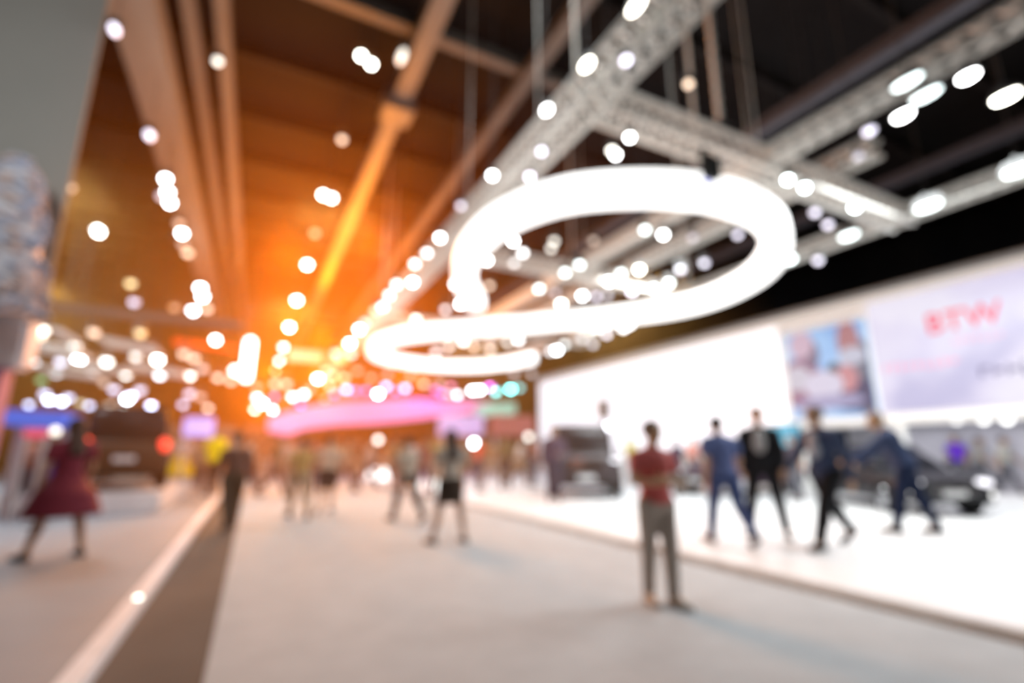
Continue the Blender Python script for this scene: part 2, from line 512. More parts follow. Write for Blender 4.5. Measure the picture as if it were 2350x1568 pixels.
lamps('spotlights under the long aisle truss', 'spotlight hanging below the long aisle truss, %s from the near end', 5.72, 5.88,
      [(1460, 14, 3, 'y', .14), (1347, 148, 3, 'y', .10), (1255, 252, 3, 'w', .06), (1437, 138, 2, 'l', .02), (1242, 347, 2, 'l'), (1216, 405, 2, 'l'), (1130, 402, 3, 'w'), (1058, 472, 1, 'l'),
       (1010, 545, 3, 'w'), (980, 580, 2, 'w'), (952, 605, 2, 'w'), (947, 647, 3, 'w'), (910, 652, 2, 'w'), (893, 677, 2, 'w'), (878, 703, 2, 'w'), (862, 712, 1, 'p'), (838, 740, 1, 'y'), (825, 755, 3, 'w'), (803, 787, 3, 'w'), (770, 810, 1, 'y'), (806, 812, 1, 'w')])
lamps('spotlights at the near cross truss', 'spotlight below the near cross truss, %s from the left', 5.72, 5.88, [(1445, 315, 3, 'w'), (1413, 355, 3, 'w'), (1404, 345, 2, 'y'), (1808, 412, 3, 'c'), (1847, 430, 3, 'c'), (1870, 487, 1, 'l'), (1900, 515, 1, 'l'), (1962, 475, 3, 'c'), (1580, 192, 1, 'p')], sort='x')
lamps('linear floodlights right of the ring light', 'oblong floodlight rigged right of the ring light, %s from the near end', 5.7, 6.0,
      [(2082, 188, 2, 'c', .22), (2125, 218, 2, 'c', .22), (2072, 265, 3, 'w', .12), (1995, 300, 1, 'l', .05), (1970, 358, 0, 'l'), (2222, 175, 3, 'w', .10), (2308, 222, 3, 'y', .16),
       (2130, 473, 2, 'c', .25), (2338, 390, 2, 'c', .25), (1948, 540, 2, 'c', .2), (1877, 597, 1, 'l'), (1812, 595, 2, 'c', .1)])
lamps('spotlights seen through the ring light', 'round spotlight seen through the opening of the ring light, %s from the left', 5.7, 6.0,
      [(1480, 527, 2, 'c'), (1522, 538, 3, 'w'), (1693, 538, 1, 'l'), (1590, 545, 0, 'l'), (1617, 603, 1, 'l'), (1562, 618, 1, 'l'), (1467, 618, 3, 'y'), (1425, 627, 2, 'c'), (1398, 645, 3, 'w'),
       (1330, 607, 2, 'c'), (1297, 625, 2, 'c'), (1272, 553, 1, 'y'), (1265, 570, 1, 'y'), (1178, 553, 3, 'w'), (1200, 580, 2, 'w'), (1180, 603, 1, 'w'), (1117, 597, 3, 'w'), (1123, 655, 1, 'p'), (1237, 662, 2, 'c'),
       (1275, 672, 0, 'l'), (1337, 678, 3, 'w'), (1368, 680, 1, 'l'), (1394, 677, 0, 'l'), (1450, 668, 2, 'l'), (1500, 661, 2, 'c'), (1535, 649, 2, 'c'), (1288, 697, 3, 'y'), (1045, 652, 3, 'w'), (1057, 697, 3, 'w'),
       (1022, 710, 1, 'w'), (1362, 552, 0, 'p')], sort='x')
lamps('spotlights below the far half of the ring light', 'round spotlight just under the far sweep of the ring light, %s from the left', 5.5, ZC,
      [(1392, 767, 1, 'l'), (1430, 753, 2, 'w'), (1445, 745, 2, 'w'), (1190, 780, 2, 'w'), (1165, 785, 1, 'y'), (1278, 803, 3, 'w'), (1262, 806, 1, 'w'), (1295, 790, 1, 'c'), (1335, 778, 0, 'w'), (1088, 795, 1, 'p'),
       (1125, 801, 1, 'p'), (1063, 783, 2, 'w'), (1000, 808, 1, 'w'), (1220, 857, 0, 'w'), (1180, 857, 0, 'w'), (955, 732, 2, 'y'), (1030, 795, 1, 'y'), (1360, 790, 0, 'l')], sort='x')
lamps('lamps in line under the aisle roof beam', 'ceiling lamp in the row left of the pale roof beam, %s from the near end', 9.3, ZC,
      [(829, 128, 3, 'y'), (852, 147, 3, 'y'), (742, 447, 3, 'y'), (761, 454, 3, 'y'), (705, 607, 3, 'y', .1), (681, 689, 3, 'y', .1), (664, 750, 3, 'y'), (650, 796, 2, 'y'), (641, 828, 2, 'y'), (633, 850, 1, 'Y'), (785, 320, 1, 'p'), (723, 535, 0, 'p'), (500, 140, 1, 'y'), (922, 130, 1, 'y', .3)])
lamps('lamps along the air duct', 'ceiling lamp near the wide air duct, %s from the near end', 8.2, ZC,
      [(380, 410, 3, 'w'), (385, 440, 3, 'w'), (390, 465, 3, 'w'), (370, 450, 0, 'l'), (418, 535, 3, 'w'), (410, 512, 0, 'p'), (420, 560, 0, 'p'), (431, 580, 1, 'p'), (460, 660, 3, 'w'), (465, 680, 3, 'w'), (443, 712, 3, 'w'), (475, 708, 1, 'p'),
       (343, 310, 1, 'l', .14), (263, 68, 1, 'l', .12), (225, 530, 3, 'y', .25), (495, 780, 3, 'y', .5), (300, 650, 1, 'Y'), (308, 693, 1, 'l', .1), (400, 705, 0, 'o'), (160, 430, 0, 'p')])
lamps('lamps of the left stand upper rows', 'lamp in the crowded rows over the left stands, %s from the left', 5.2, ZC,
      [(97, 757, 2, 'y', .3), (90, 770, 1, 'p', .3), (215, 763, 1, 'p', .3), (322, 765, 1, 'Y', .3), (172, 795, 1, 'y', .2), (140, 830, 1, 'l', .1), (180, 825, 3, 'w', .2), (205, 837, 3, 'w', .2), (245, 830, 2, 'y', .2), (75, 832, 1, 'w', .3), (130, 855, 1, 'w', .3),
       (210, 858, 1, 'w', .2), (290, 858, 2, 'y', .1), (320, 842, 1, 'y', .2), (362, 825, 3, 'y', .2), (312, 818, 1, 'y', .2), (348, 806, 0, 'y', .2), (367, 860, 2, 'w', .1), (392, 856, 1, 'l'), (435, 862, 2, 'y'), (422, 812, 1, 'p', .2),
       (445, 822, 1, 'p', .2), (465, 846, 0, 'y', .2), (500, 866, 1, 'p'), (530, 873, 1, 'p'), (240, 878, 0, 'p', .1), (95, 872, 0, 'g', .1)], sort='x')
lamps('lamps of the left stand lower rows', 'small lilac-white lamp low over the far left stands, %s from the left', 4.4, ZC,
      [(67, 928, 1, 'l'), (103, 903, 1, 'l'), (113, 917, 2, 'l'), (142, 920, 2, 'l'), (158, 912, 1, 'l'), (205, 930, 1, 'l'), (262, 893, 1, 'l'), (253, 930, 1, 'p'), (292, 915, 3, 'w'), (300, 908, 2, 'l'), (322, 895, 1, 'l'), (347, 930, 2, 'l'), (420, 928, 1, 'l'),
       (436, 903, 1, 'l'), (460, 910, 0, 'p'), (478, 936, 1, 'p'), (185, 924, 0, 'Y'), (283, 932, 1, 'y')], sort='x')
lamps('lamps over the far end of the aisle', 'small lamp over the far end of the aisle, %s from the left', 5.0, ZC,
      [(590, 912, 2, 'w'), (602, 925, 3, 'w'), (585, 939, 2, 'p'), (626, 940, 2, 'y'), (630, 910, 1, 'm'), (672, 910, 2, 'w'), (697, 904, 2, 'w'), (690, 928, 1, 'm'), (632, 880, 1, 'p'), (658, 881, 1, 'p'), (590, 888, 0, 'p'), (730, 868, 3, 'w'),
       (748, 850, 1, 'p'), (764, 860, 1, 'p'), (791, 866, 1, 'p'), (758, 885, 1, 'p'), (712, 892, 0, 'p'), (768, 904, 1, 'm'), (795, 893, 2, 'n'), (815, 896, 1, 'm'), (840, 895, 1, 'm'), (868, 903, 3, 'w'), (886, 886, 2, 'n'), (930, 890, 2, 'n'), (908, 896, 1, 'm'),
       (820, 850, 0, 'p'), (852, 866, 0, 'p'), (973, 880, 1, 'p'), (1000, 894, 1, 'm'), (1014, 902, 1, 'm'), (1035, 886, 1, 'k'), (1030, 904, 1, 'p'), (1050, 905, 2, 'w'), (1085, 895, 3, 'w'), (1101, 894, 3, 'w'), (1124, 887, 2, 'm'), (1138, 898, 2, 't'),
       (1172, 892, 3, 't'), (1192, 889, 1, 't'), (1010, 879, 0, 'p'), (890, 858, 0, 'p'), (943, 860, 0, 'p'), (655, 925, 0, 'o'), (745, 915, 0, 'p')], sort='x')
#MORE


def text_obj(name, body, size, m, loc, rot, parent=None, extrude=0.01, sx=1.0):
    cu = bpy.data.curves.new(name, 'FONT'); cu.body = body; cu.size = size; cu.extrude = extrude; cu.offset = 0.012 * size
    cu.align_x = 'CENTER'; cu.align_y = 'CENTER'
    t = bpy.data.objects.new('tmp', cu); COL.objects.link(t)
    bpy.context.view_layer.update()
    me = bpy.data.meshes.new_from_object(t.evaluated_get(bpy.context.evaluated_depsgraph_get()))
    bpy.data.objects.remove(t)
    me.materials.clear()
    o = link(name, me, m, parent)
    o.location = loc; o.rotation_euler = rot; o.scale = (sx, 1, 1)
    return o


# ------------------------------------------------------------------ the big display wall on the stage
WX = 17.0
def wz(px, py): return atx(px, py, WX).z
def wy(px): return None
m_wall = mat('display_white', (0.9, 0.9, 0.88), 0.5, noise=0.01, emit=0.3, ecol=(0.99, 1, 0.95), sample=True)  # even glow added so the plain wall reads bright white
m_panel = mat('backlit_panel', (0.9, 0.88, 0.92), 0.5, noise=0.01, emit=1.0, ecol=(1, 0.965, 1), sample=True)
zt, zb = 6.27, 2.22
ya, yb, yend = 0.5, 8.2, 29.5
dw = empty('display_wall', (WX, 0, 0), 0, 'long white display wall with screens standing at the back of the stage', 'display wall')
MB().box((0.35, (ya + yend) / 2, (zt + zb) / 2), (0.7, yend - ya, zt - zb), bev=0.12).obj('upper_wall', m_wall, dw)
MB().box((0.35, (11.4 + yend) / 2, zb / 2 + 0.05), (0.66, yend - 11.4, zb - 0.12)).obj('lower_wall', m_wall, dw)
MB().box((-0.03, 20.45, 3.6), (0.06, 17.6, 4.7), bev=0.02).obj('light_panel', m_panel, dw)
MB().box((-0.02, (ya + yend) / 2, zt + 0.05), (0.5, yend - ya, 0.10), bev=0.02).obj('top_rail', mat('rail_grey', (0.35, 0.34, 0.32), 0.5), dw)
for y in (1.0, 8.4):
    MB().box((0.5, y, zb / 2 + 0.05), (0.3, 0.3, zb - 0.1)).obj('post', m_wall, dw)

def screen_mat(name, c1, c2, c3, st, scale, detail=2.0):
    m = bpy.data.materials.new(name); m.use_nodes = True
    nt = m.node_tree; b = nt.nodes['Principled BSDF']
    b.inputs['Base Color'].default_value = (0.05, 0.05, 0.05, 1); b.inputs['Roughness'].default_value = 0.3
    tc = nt.nodes.new('ShaderNodeTexCoord'); nz = nt.nodes.new('ShaderNodeTexNoise'); rp_ = nt.nodes.new('ShaderNodeValToRGB')
    nz.inputs['Scale'].default_value = scale; nz.inputs['Detail'].default_value = detail
    nt.links.new(tc.outputs['Object'], nz.inputs['Vector']); nt.links.new(nz.outputs['Fac'], rp_.inputs['Fac'])
    e = rp_.color_ramp.elements
    e[0].position = 0.36; e[0].color = c1 + (1,); e[1].position = 0.66; e[1].color = c3 + (1,)
    k = e.new(0.48); k.color = c2 + (1,)
    nt.links.new(rp_.outputs['Color'], b.inputs['Emission Color']); b.inputs['Emission Strength'].default_value = st
    return m
def fem(name, col, st=1.0):
    return mat(name, (0.05, 0.05, 0.05), 0.4, noise=0, emit=st, ecol=col)
# lilac screen with red lettering, px 2000..2350
q0, q1 = atx(2006, 800, WX), atx(2349, 800, WX)
yA, yB = q0.y, 1.0
sc_ = tag(MB().box((0, 0, 0), (0.08, yA - yB, 3.42), bev=0.01).obj('lilac_screen', screen_mat('lilac_screen', (0.55, 0.52, 0.76), (0.75, 0.70, 0.90), (0.86, 0.82, 0.95), 0.95, 0.45), loc=(WX - 0.06, (yA + yB) / 2, 4.25)),
    'wide pale lilac video screen with blurred red letters on the display wall', 'screen')
R = (math.pi / 2, 0, -math.pi / 2)
def onscreen(px, py, name, body, ht, col, sx=1.0, st=1.0):
    p = atx(px, py, WX - 0.11)
    o = text_obj(name, body, ht, fem('letters_%s_%d' % (name, len(MATS)), col, st), (0, 0, 0), R, sc_, 0.006, sx)
    o.location = p - sc_.location
    return o
onscreen(2207, 733, 'lettering', 'BTW', 0.80, (1.0, 0.02, 0.10), 0.95, 0.9)
def strokes(px, py, name, wd, ht, n, col):
    p = atx(px, py, WX - 0.11) - sc_.location
    mb = MB(); rr = random.Random(int(px))
    for i in range(n):
        y = (i + 0.5) / n * wd - wd / 2; w_ = wd / n
        mb.box((0, y + w_ * .25, 0), (0.012, w_ * .26, ht * rr.uniform(.6, 1)))
        mb.box((0, y, rr.choice((-.3, 0, .3)) * ht), (0.012, w_ * .7, ht * .22))
    mb.obj(name, fem('strokes_%d' % px, col, 1.0), sc_, loc=p)
strokes(2245, 775, 'small_lettering', 1.1, 0.16, 7, (1.0, 0.50, 0.66))
strokes(2110, 838, 'small_lettering', 1.9, 0.26, 9, (1.0, 0.42, 0.62))
strokes(2308, 848, 'dark_lettering', 1.1, 0.36, 4, (0.14, 0.12, 0.28))
# picture screen, px 1808..2000
y0_, y1_ = atx(2000, 830, WX).y, atx(1808, 830, WX).y
pc = tag(MB().box((0, 0, 0), (0.08, y1_ - y0_, 3.05), bev=0.01).obj('picture_screen', screen_mat('picture_screen', (0.25, 0.45, 0.85), (0.38, 0.62, 0.98), (0.6, 0.75, 1), 0.85, 0.5), loc=(WX - 0.06, (y0_ + y1_) / 2, 4.02)),
    'video screen showing people against a blue sky on the display wall', 'screen')
def shape(px, py, rx, rz, col, name, k):
    p = atx(px, py, WX - 0.10 - 0.006 * k) - pc.location
    hy, hz = (y1_ - y0_) / 2, 1.5
    mb = MB(); n = 20
    vs = []
    for x in (0.0, -0.008):
        for i in range(n):
            a = 2 * math.pi * i / n
            yy = max(-hy, min(hy, p.y + rx * math.cos(a))); zz = max(-hz, min(hz, p.z + rz * math.sin(a)))
            vs.append((x, yy, zz))
    mb.rings([vs[:n], vs[n:]])
    o = mb.obj(name, fem('pic_%d' % len(MATS), tuple(v ** 1.5 for v in col), 0.85), pc, loc=(p.x, 0, 0))
for k, (px, py, rx, rz, col, nm) in enumerate([(1840, 880, .75, .9, (0.50, 0.30, 0.42), 'figure'), (1830, 870, .5, .45, (0.75, 0.72, 0.80), 'figure'), (1862, 812, .25, .5, (0.35, 0.28, 0.38), 'figure'), (1838, 792, .42, .5, (0.78, 0.62, 0.72), 'figure'),
        (1985, 865, .5, 1.2, (0.30, 0.30, 0.38), 'figure'), (1960, 905, .9, .5, (0.12, 0.10, 0.25), 'figure'), (1917, 870, .3, .55, (0.06, 0.05, 0.08), 'figure'), (1946, 785, .34, .75, (0.62, 0.36, 0.38), 'figure'), (1955, 817, .42, .3, (0.72, 0.72, 0.82), 'figure'),
        (1944, 868, .34, .45, (0.75, 0.42, 0.45), 'figure'), (1890, 885, .65, .5, (0.82, 0.78, 0.9), 'figure'), (1905, 922, 1.1, .22, (0.55, 0.52, 0.72), 'figure')]):
    shape(px, py, rx, rz, col, nm, k)
# small dark mark on the white wall
p = atx(1688, 862, WX - 0.03)
tag(MB().rings([[(x_, r_ * math.cos(a_ * .5236), r_ * math.sin(a_ * .5236)) for a_ in range(12)] for x_, r_ in ((0.03, .2), (-0.05, .2), (-0.05, .12), (0.03, .12))], caps=False).obj('wall_sign', mat('sign_grey', (0.25, 0.27, 0.4), 0.5), loc=(WX - 0.08, p.y, p.z)), 'tiny grey-blue sign on the blank white part of the display wall', 'sign')
# recess under the right half: grey back wall, a ceiling with round lights
m_rec = mat('recess_grey', (0.55, 0.54, 0.6), 0.6)
rec = empty('recess', (WX, 0, 0), 0, 'grey recessed lounge below the screens of the display wall', 'recess')
MB().box((4.6, 6.2, 1.2), (0.15, 12.0, 2.2)).obj('back_panel', m_rec, rec)
MB().box((2.75, 6.2, 2.35), (3.9, 12.0, 0.08)).obj('soffit', m_rec, rec)
lamps('round lights under the screens', 'round light in the recess below the lilac screen, %s from the left', 2.0, 2.34, [(2195, 962, 1, 'w'), (2257, 960, 1, 'w'), (2311, 957, 1, 'w'), (2230, 990, 1, 'w'), (1955, 1000, 2, 'c')], sort='x', depth=None, k=0.016) if False else None
for i, px in enumerate((2195, 2257, 2311)):
    q = atx(px, 961, 18.2)
    r_ = tag(MB().ball((0, 0, 0), (0.13, 0.13, 0.13)).obj('recess_light', fem('recess_glow', (1, 1, 0.98), 4.0), loc=q), 'round light in the recess below the lilac screen, %s from the left' % ordinal(i + 1), 'lamp', 'round lights under the screens')
    MB().tube((0, 0, 0.1), (0, 0, 2.31 - q.z), 0.02).obj('stem', m_house, r_)
# blue monitor behind the men
q = atx(1798, 1000, 15.6)
mo = empty('monitor', (15.6, q.y, PZ), 0, 'bright blue monitor on a stand behind the man in the black suit', 'monitor')
MB().box((0, 0, q.z - PZ), (0.08, 1.25, 0.75), bev=0.02).obj('case', m_house, mo)
MB().box((-0.045, 0, q.z - PZ), (0.02, 1.17, 0.67)).obj('display', screen_mat('blue_display', (0.02, 0.3, 0.5), (0.1, 0.55, 0.8), (0.3, 0.75, 0.9), 1.0, 1.5), mo)
MB().tube((0.02, 0, 0.03), (0.02, 0, q.z - PZ - 0.36), 0.04).box((0, 0, 0.015), (0.5, 0.7, 0.03)).obj('stand', m_house, mo)
# dark loudspeaker on a pole beside the light panel
q = atz(1385, 1150, PZ)
q = aty(1385, 940, 14.5)
sp = empty('speaker_stand', (q.x, 14.5, PZ), 0, 'dark loudspeaker on a tall pole in front of the bright panel', 'loudspeaker')
MB().tube((0, 0, 0.02), (0, 0, q.z - PZ - 0.3), 0.035).obj('pole', m_house, sp)
MB().box((0, 0, 0.012), (0.5, 0.5, 0.025), bev=0.01).obj('base', m_house, sp)
MB().box((0, 0, q.z - PZ), (0.34, 0.3, 0.66), bev=0.03).obj('cabinet', m_house, sp)
MB().ball((-0.02, -0.2, q.z - PZ - 0.62), 0.10).obj('lamp', fem('stand_lamp', (0.95, 0.93, 1), 14), sp)

# ------------------------------------------------------------------ added haze, tinted orange to imitate the flare glow
hz = MB().box((-2.5, 39, 5.6), (31, 60.5, 11.0)).obj('haze', None)
hm = bpy.data.materials.new('haze'); hm.use_nodes = True
nt = hm.node_tree; nt.nodes.clear()
out = nt.nodes.new('ShaderNodeOutputMaterial'); vs_ = nt.nodes.new('ShaderNodeVolumeScatter')
vs_.inputs['Density'].default_value = HAZE_D; vs_.inputs['Color'].default_value = (1, 0.5, 0.12, 1); vs_.inputs['Anisotropy'].default_value = HAZE_G
nt.links.new(vs_.outputs[0], out.inputs['Volume'])
hz.data.materials.append(hm)
tag(hz, 'thin orange-tinted haze added in the far half of the hall for the flare glow', 'haze', kind='stuff')

# ------------------------------------------------------------------ people
def remesh(mb, voxel, name, smooth_it=4):
    me = mb.mesh('tmp')
    o = bpy.data.objects.new('tmp', me); COL.objects.link(o)
    m = o.modifiers.new('r', 'REMESH'); m.mode = 'VOXEL'; m.voxel_size = voxel; m.use_smooth_shade = True
    s = o.modifiers.new('s', 'SMOOTH'); s.iterations = smooth_it; s.factor = 0.5
    bpy.context.view_layer.update()
    r = bpy.data.meshes.new_from_object(o.evaluated_get(bpy.context.evaluated_depsgraph_get()))
    r.name = name
    bpy.data.objects.remove(o); bpy.data.meshes.remove(me)
    for p in r.polygons: p.use_smooth = True
    return r

def rad(a): return math.radians(a)
def skeleton(P):
    """joints of a 1.75 m figure facing +Y; angles in degrees, forward positive"""
    J = {}
    hz = 0.93
    legs = {}
    for s, k in ((-1, 'l'), (1, 'r')):
        a, b = P.get(k + 'leg', (0, 0))
        spread = P.get('spread', 0.0)
        hip = Vector((s * 0.092, 0, hz))
        knee = hip + Vector((s * spread * 0.5, math.sin(rad(a)), -math.cos(rad(a)))) * 0.43
        c = a - b
        ank = knee + Vector((s * spread * 0.5, math.sin(rad(c)), -math.cos(rad(c)))) * 0.42
        pit = rad(min(0, c + 12) * 0.9 if c < -12 else 0)
        toe = ank + Vector((s * 0.03, 0.17 * math.cos(pit), -0.055 + 0.17 * math.sin(pit)))
        heel = ank + Vector((0, -0.05 * math.cos(pit), -0.05 - 0.05 * math.sin(pit)))
        legs[k] = [hip, knee, ank, toe, heel]
    low = min(min(l[3].z - 0.028, l[4].z - 0.032) for l in legs.values())
    dz = Vector((0, 0, -low))
    for k in legs: legs[k] = [p + dz for p in legs[k]]
    J['legs'] = legs
    up = hz - low
    lean = rad(P.get('lean', 2))
    def T(p):  # torso space (z measured from hip) -> figure space with forward lean
        p = Vector(p); z = p.z - 0.93
        return Vector((p.x, p.y * math.cos(lean) + z * math.sin(lean), up + z * math.cos(lean) - p.y * math.sin(lean)))
    J['T'] = T
    arms = {}
    sw = P.get('shoulder', 0.178)
    for s, k in ((-1, 'l'), (1, 'r')):
        sh = T((s * sw, -0.005, 1.395))
        if k + 'arm_to' in P:
            el, wr = [T(q) for q in P[k + 'arm_to']]
            fd = (wr - el).normalized()
        else:
            a, out, e, inn = P.get(k + 'arm', (0, 8, 12, 0))
            d = Vector((s * math.sin(rad(out)), math.sin(rad(a)) * math.cos(rad(out)), -math.cos(rad(a)) * math.cos(rad(out))))
            el = sh + d * 0.29
            fd = Vector((-s * math.sin(rad(inn)) + s * 0.05, math.sin(rad(a + e)) * math.cos(rad(inn)), -math.cos(rad(a + e)) * math.cos(rad(inn)))).normalized()
            wr = el + fd * 0.25
        arms[k] = [sh, el, wr, fd]
    J['arms'] = arms
    return J

def build_body(P, voxel, fem_=False):
    J = skeleton(P); T = J['T']
    mb = MB()
    g = 0.9 if fem_ else 1.0
    hy = P.get('head_yaw', 0)
    def E(c, r): mb.ball(T(c), r, 18, 12)
    E((0, 0.005, 1.30), (0.158 * g, 0.105, 0.19)); E((0, 0.0, 1.10), (0.13 * g, 0.095, 0.20)); E((0, -0.01, 0.95), (0.16, 0.115, 0.14))
    mb.cap(T((-0.11 * g, -0.005, 1.395)), T((0.11 * g, -0.005, 1.395)), 0.062)
    for q in (-1, 1):
        mb.cap(T((0, -0.01, 1.455)), T((q * 0.145 * g, -0.008, 1.405)), 0.055, 0.046)
    if fem_:
        E((0.065, 0.085, 1.27), (0.06, 0.05, 0.06)); E((-0.065, 0.085, 1.27), (0.06, 0.05, 0.06))
    mb.cap(T((0, -0.01, 1.45)), T((0, 0.015, 1.575)), 0.058 * g, 0.052 * g)
    hc_ = Vector((0, 0.025, 1.635))
    c, s_ = math.cos(rad(hy)), math.sin(rad(hy))
    def Hd(x, y, z): return T((hc_.x + x * c - y * s_, hc_.y + x * s_ + y * c, hc_.z + z))
    mb.ball(Hd(0, 0, 0.01), (0.074, 0.092, 0.105), 18, 12)
    mb.ball(Hd(0, 0.028, -0.055), (0.056, 0.058, 0.05), 14, 10)
    mb.cap(Hd(0, 0.088, 0.012), Hd(0, 0.107, -0.022), 0.010, 0.014, 8)
    for q in (-1, 1):
        mb.ball(Hd(q * 0.076, -0.005, -0.01), (0.012, 0.02, 0.03), 8, 6)
        mb.ball(Hd(q * 0.03, 0.083, 0.028), (0.018, 0.012, 0.008), 8, 6)
    mb.ball(Hd(0, 0.088, -0.052), (0.024, 0.012, 0.009), 8, 6)
    for k, (hip, kn, an, toe, heel) in J['legs'].items():
        mb.cap(hip, kn, 0.085, 0.056); mb.cap(kn, an, 0.054, 0.036)
        cf = kn.lerp(an, 0.3) + Vector((0, -0.018, 0)); mb.ball(cf, (0.05, 0.052, 0.11), 12, 8)
        mb.cap(heel, toe, 0.032, 0.028); mb.cap(an, heel, 0.034, 0.03); mb.cap(an, toe, 0.034, 0.026)
    for k, (sh, el, wr, fd) in J['arms'].items():
        s = -1 if k == 'l' else 1
        mb.cap(sh, el, 0.05 * g, 0.038 * g); mb.cap(el, wr, 0.038 * g, 0.025)
        # hand: palm, four fingers of different length, thumb from the side
        side = Vector((0, 1, 0)) - fd * fd.y
        side = side.normalized() if side.length > 0.2 else Vector((0, 0, 1))
        nrm = fd.cross(side) * s
        pc_ = wr + fd * 0.05
        mb.cap(wr + fd * 0.02 - side * 0.018, wr + fd * 0.085 - side * 0.024, 0.017, 0.015, 8)
        mb.cap(wr + fd * 0.02 + side * 0.018, wr + fd * 0.085 + side * 0.024, 0.017, 0.015, 8)
        mb.cap(wr + fd * 0.01, wr + fd * 0.08, 0.02, 0.018, 8)
        for i, ln in enumerate((0.068, 0.08, 0.074, 0.056)):
            b0 = wr + fd * 0.088 + side * (0.033 - 0.022 * i)
            m1 = b0 + fd * ln * 0.5 - nrm * 0.006
            m2 = m1 + (fd * 0.85 - nrm * 0.5).normalized() * ln * 0.5
            mb.cap(b0, m1, 0.0095, 0.009, 7); mb.cap(m1, m2, 0.009, 0.0075, 7)
        t0 = wr + fd * 0.03 + side * 0.026
        t1 = t0 + (fd * 0.6 + side * 0.75).normalized() * 0.042
        mb.cap(t0, t1, 0.0125, 0.011, 7); mb.cap(t1, t1 + (fd * 0.95 + side * 0.2).normalized() * 0.034, 0.011, 0.009, 7)
    return remesh(mb, voxel, 'person', 2), J, Hd

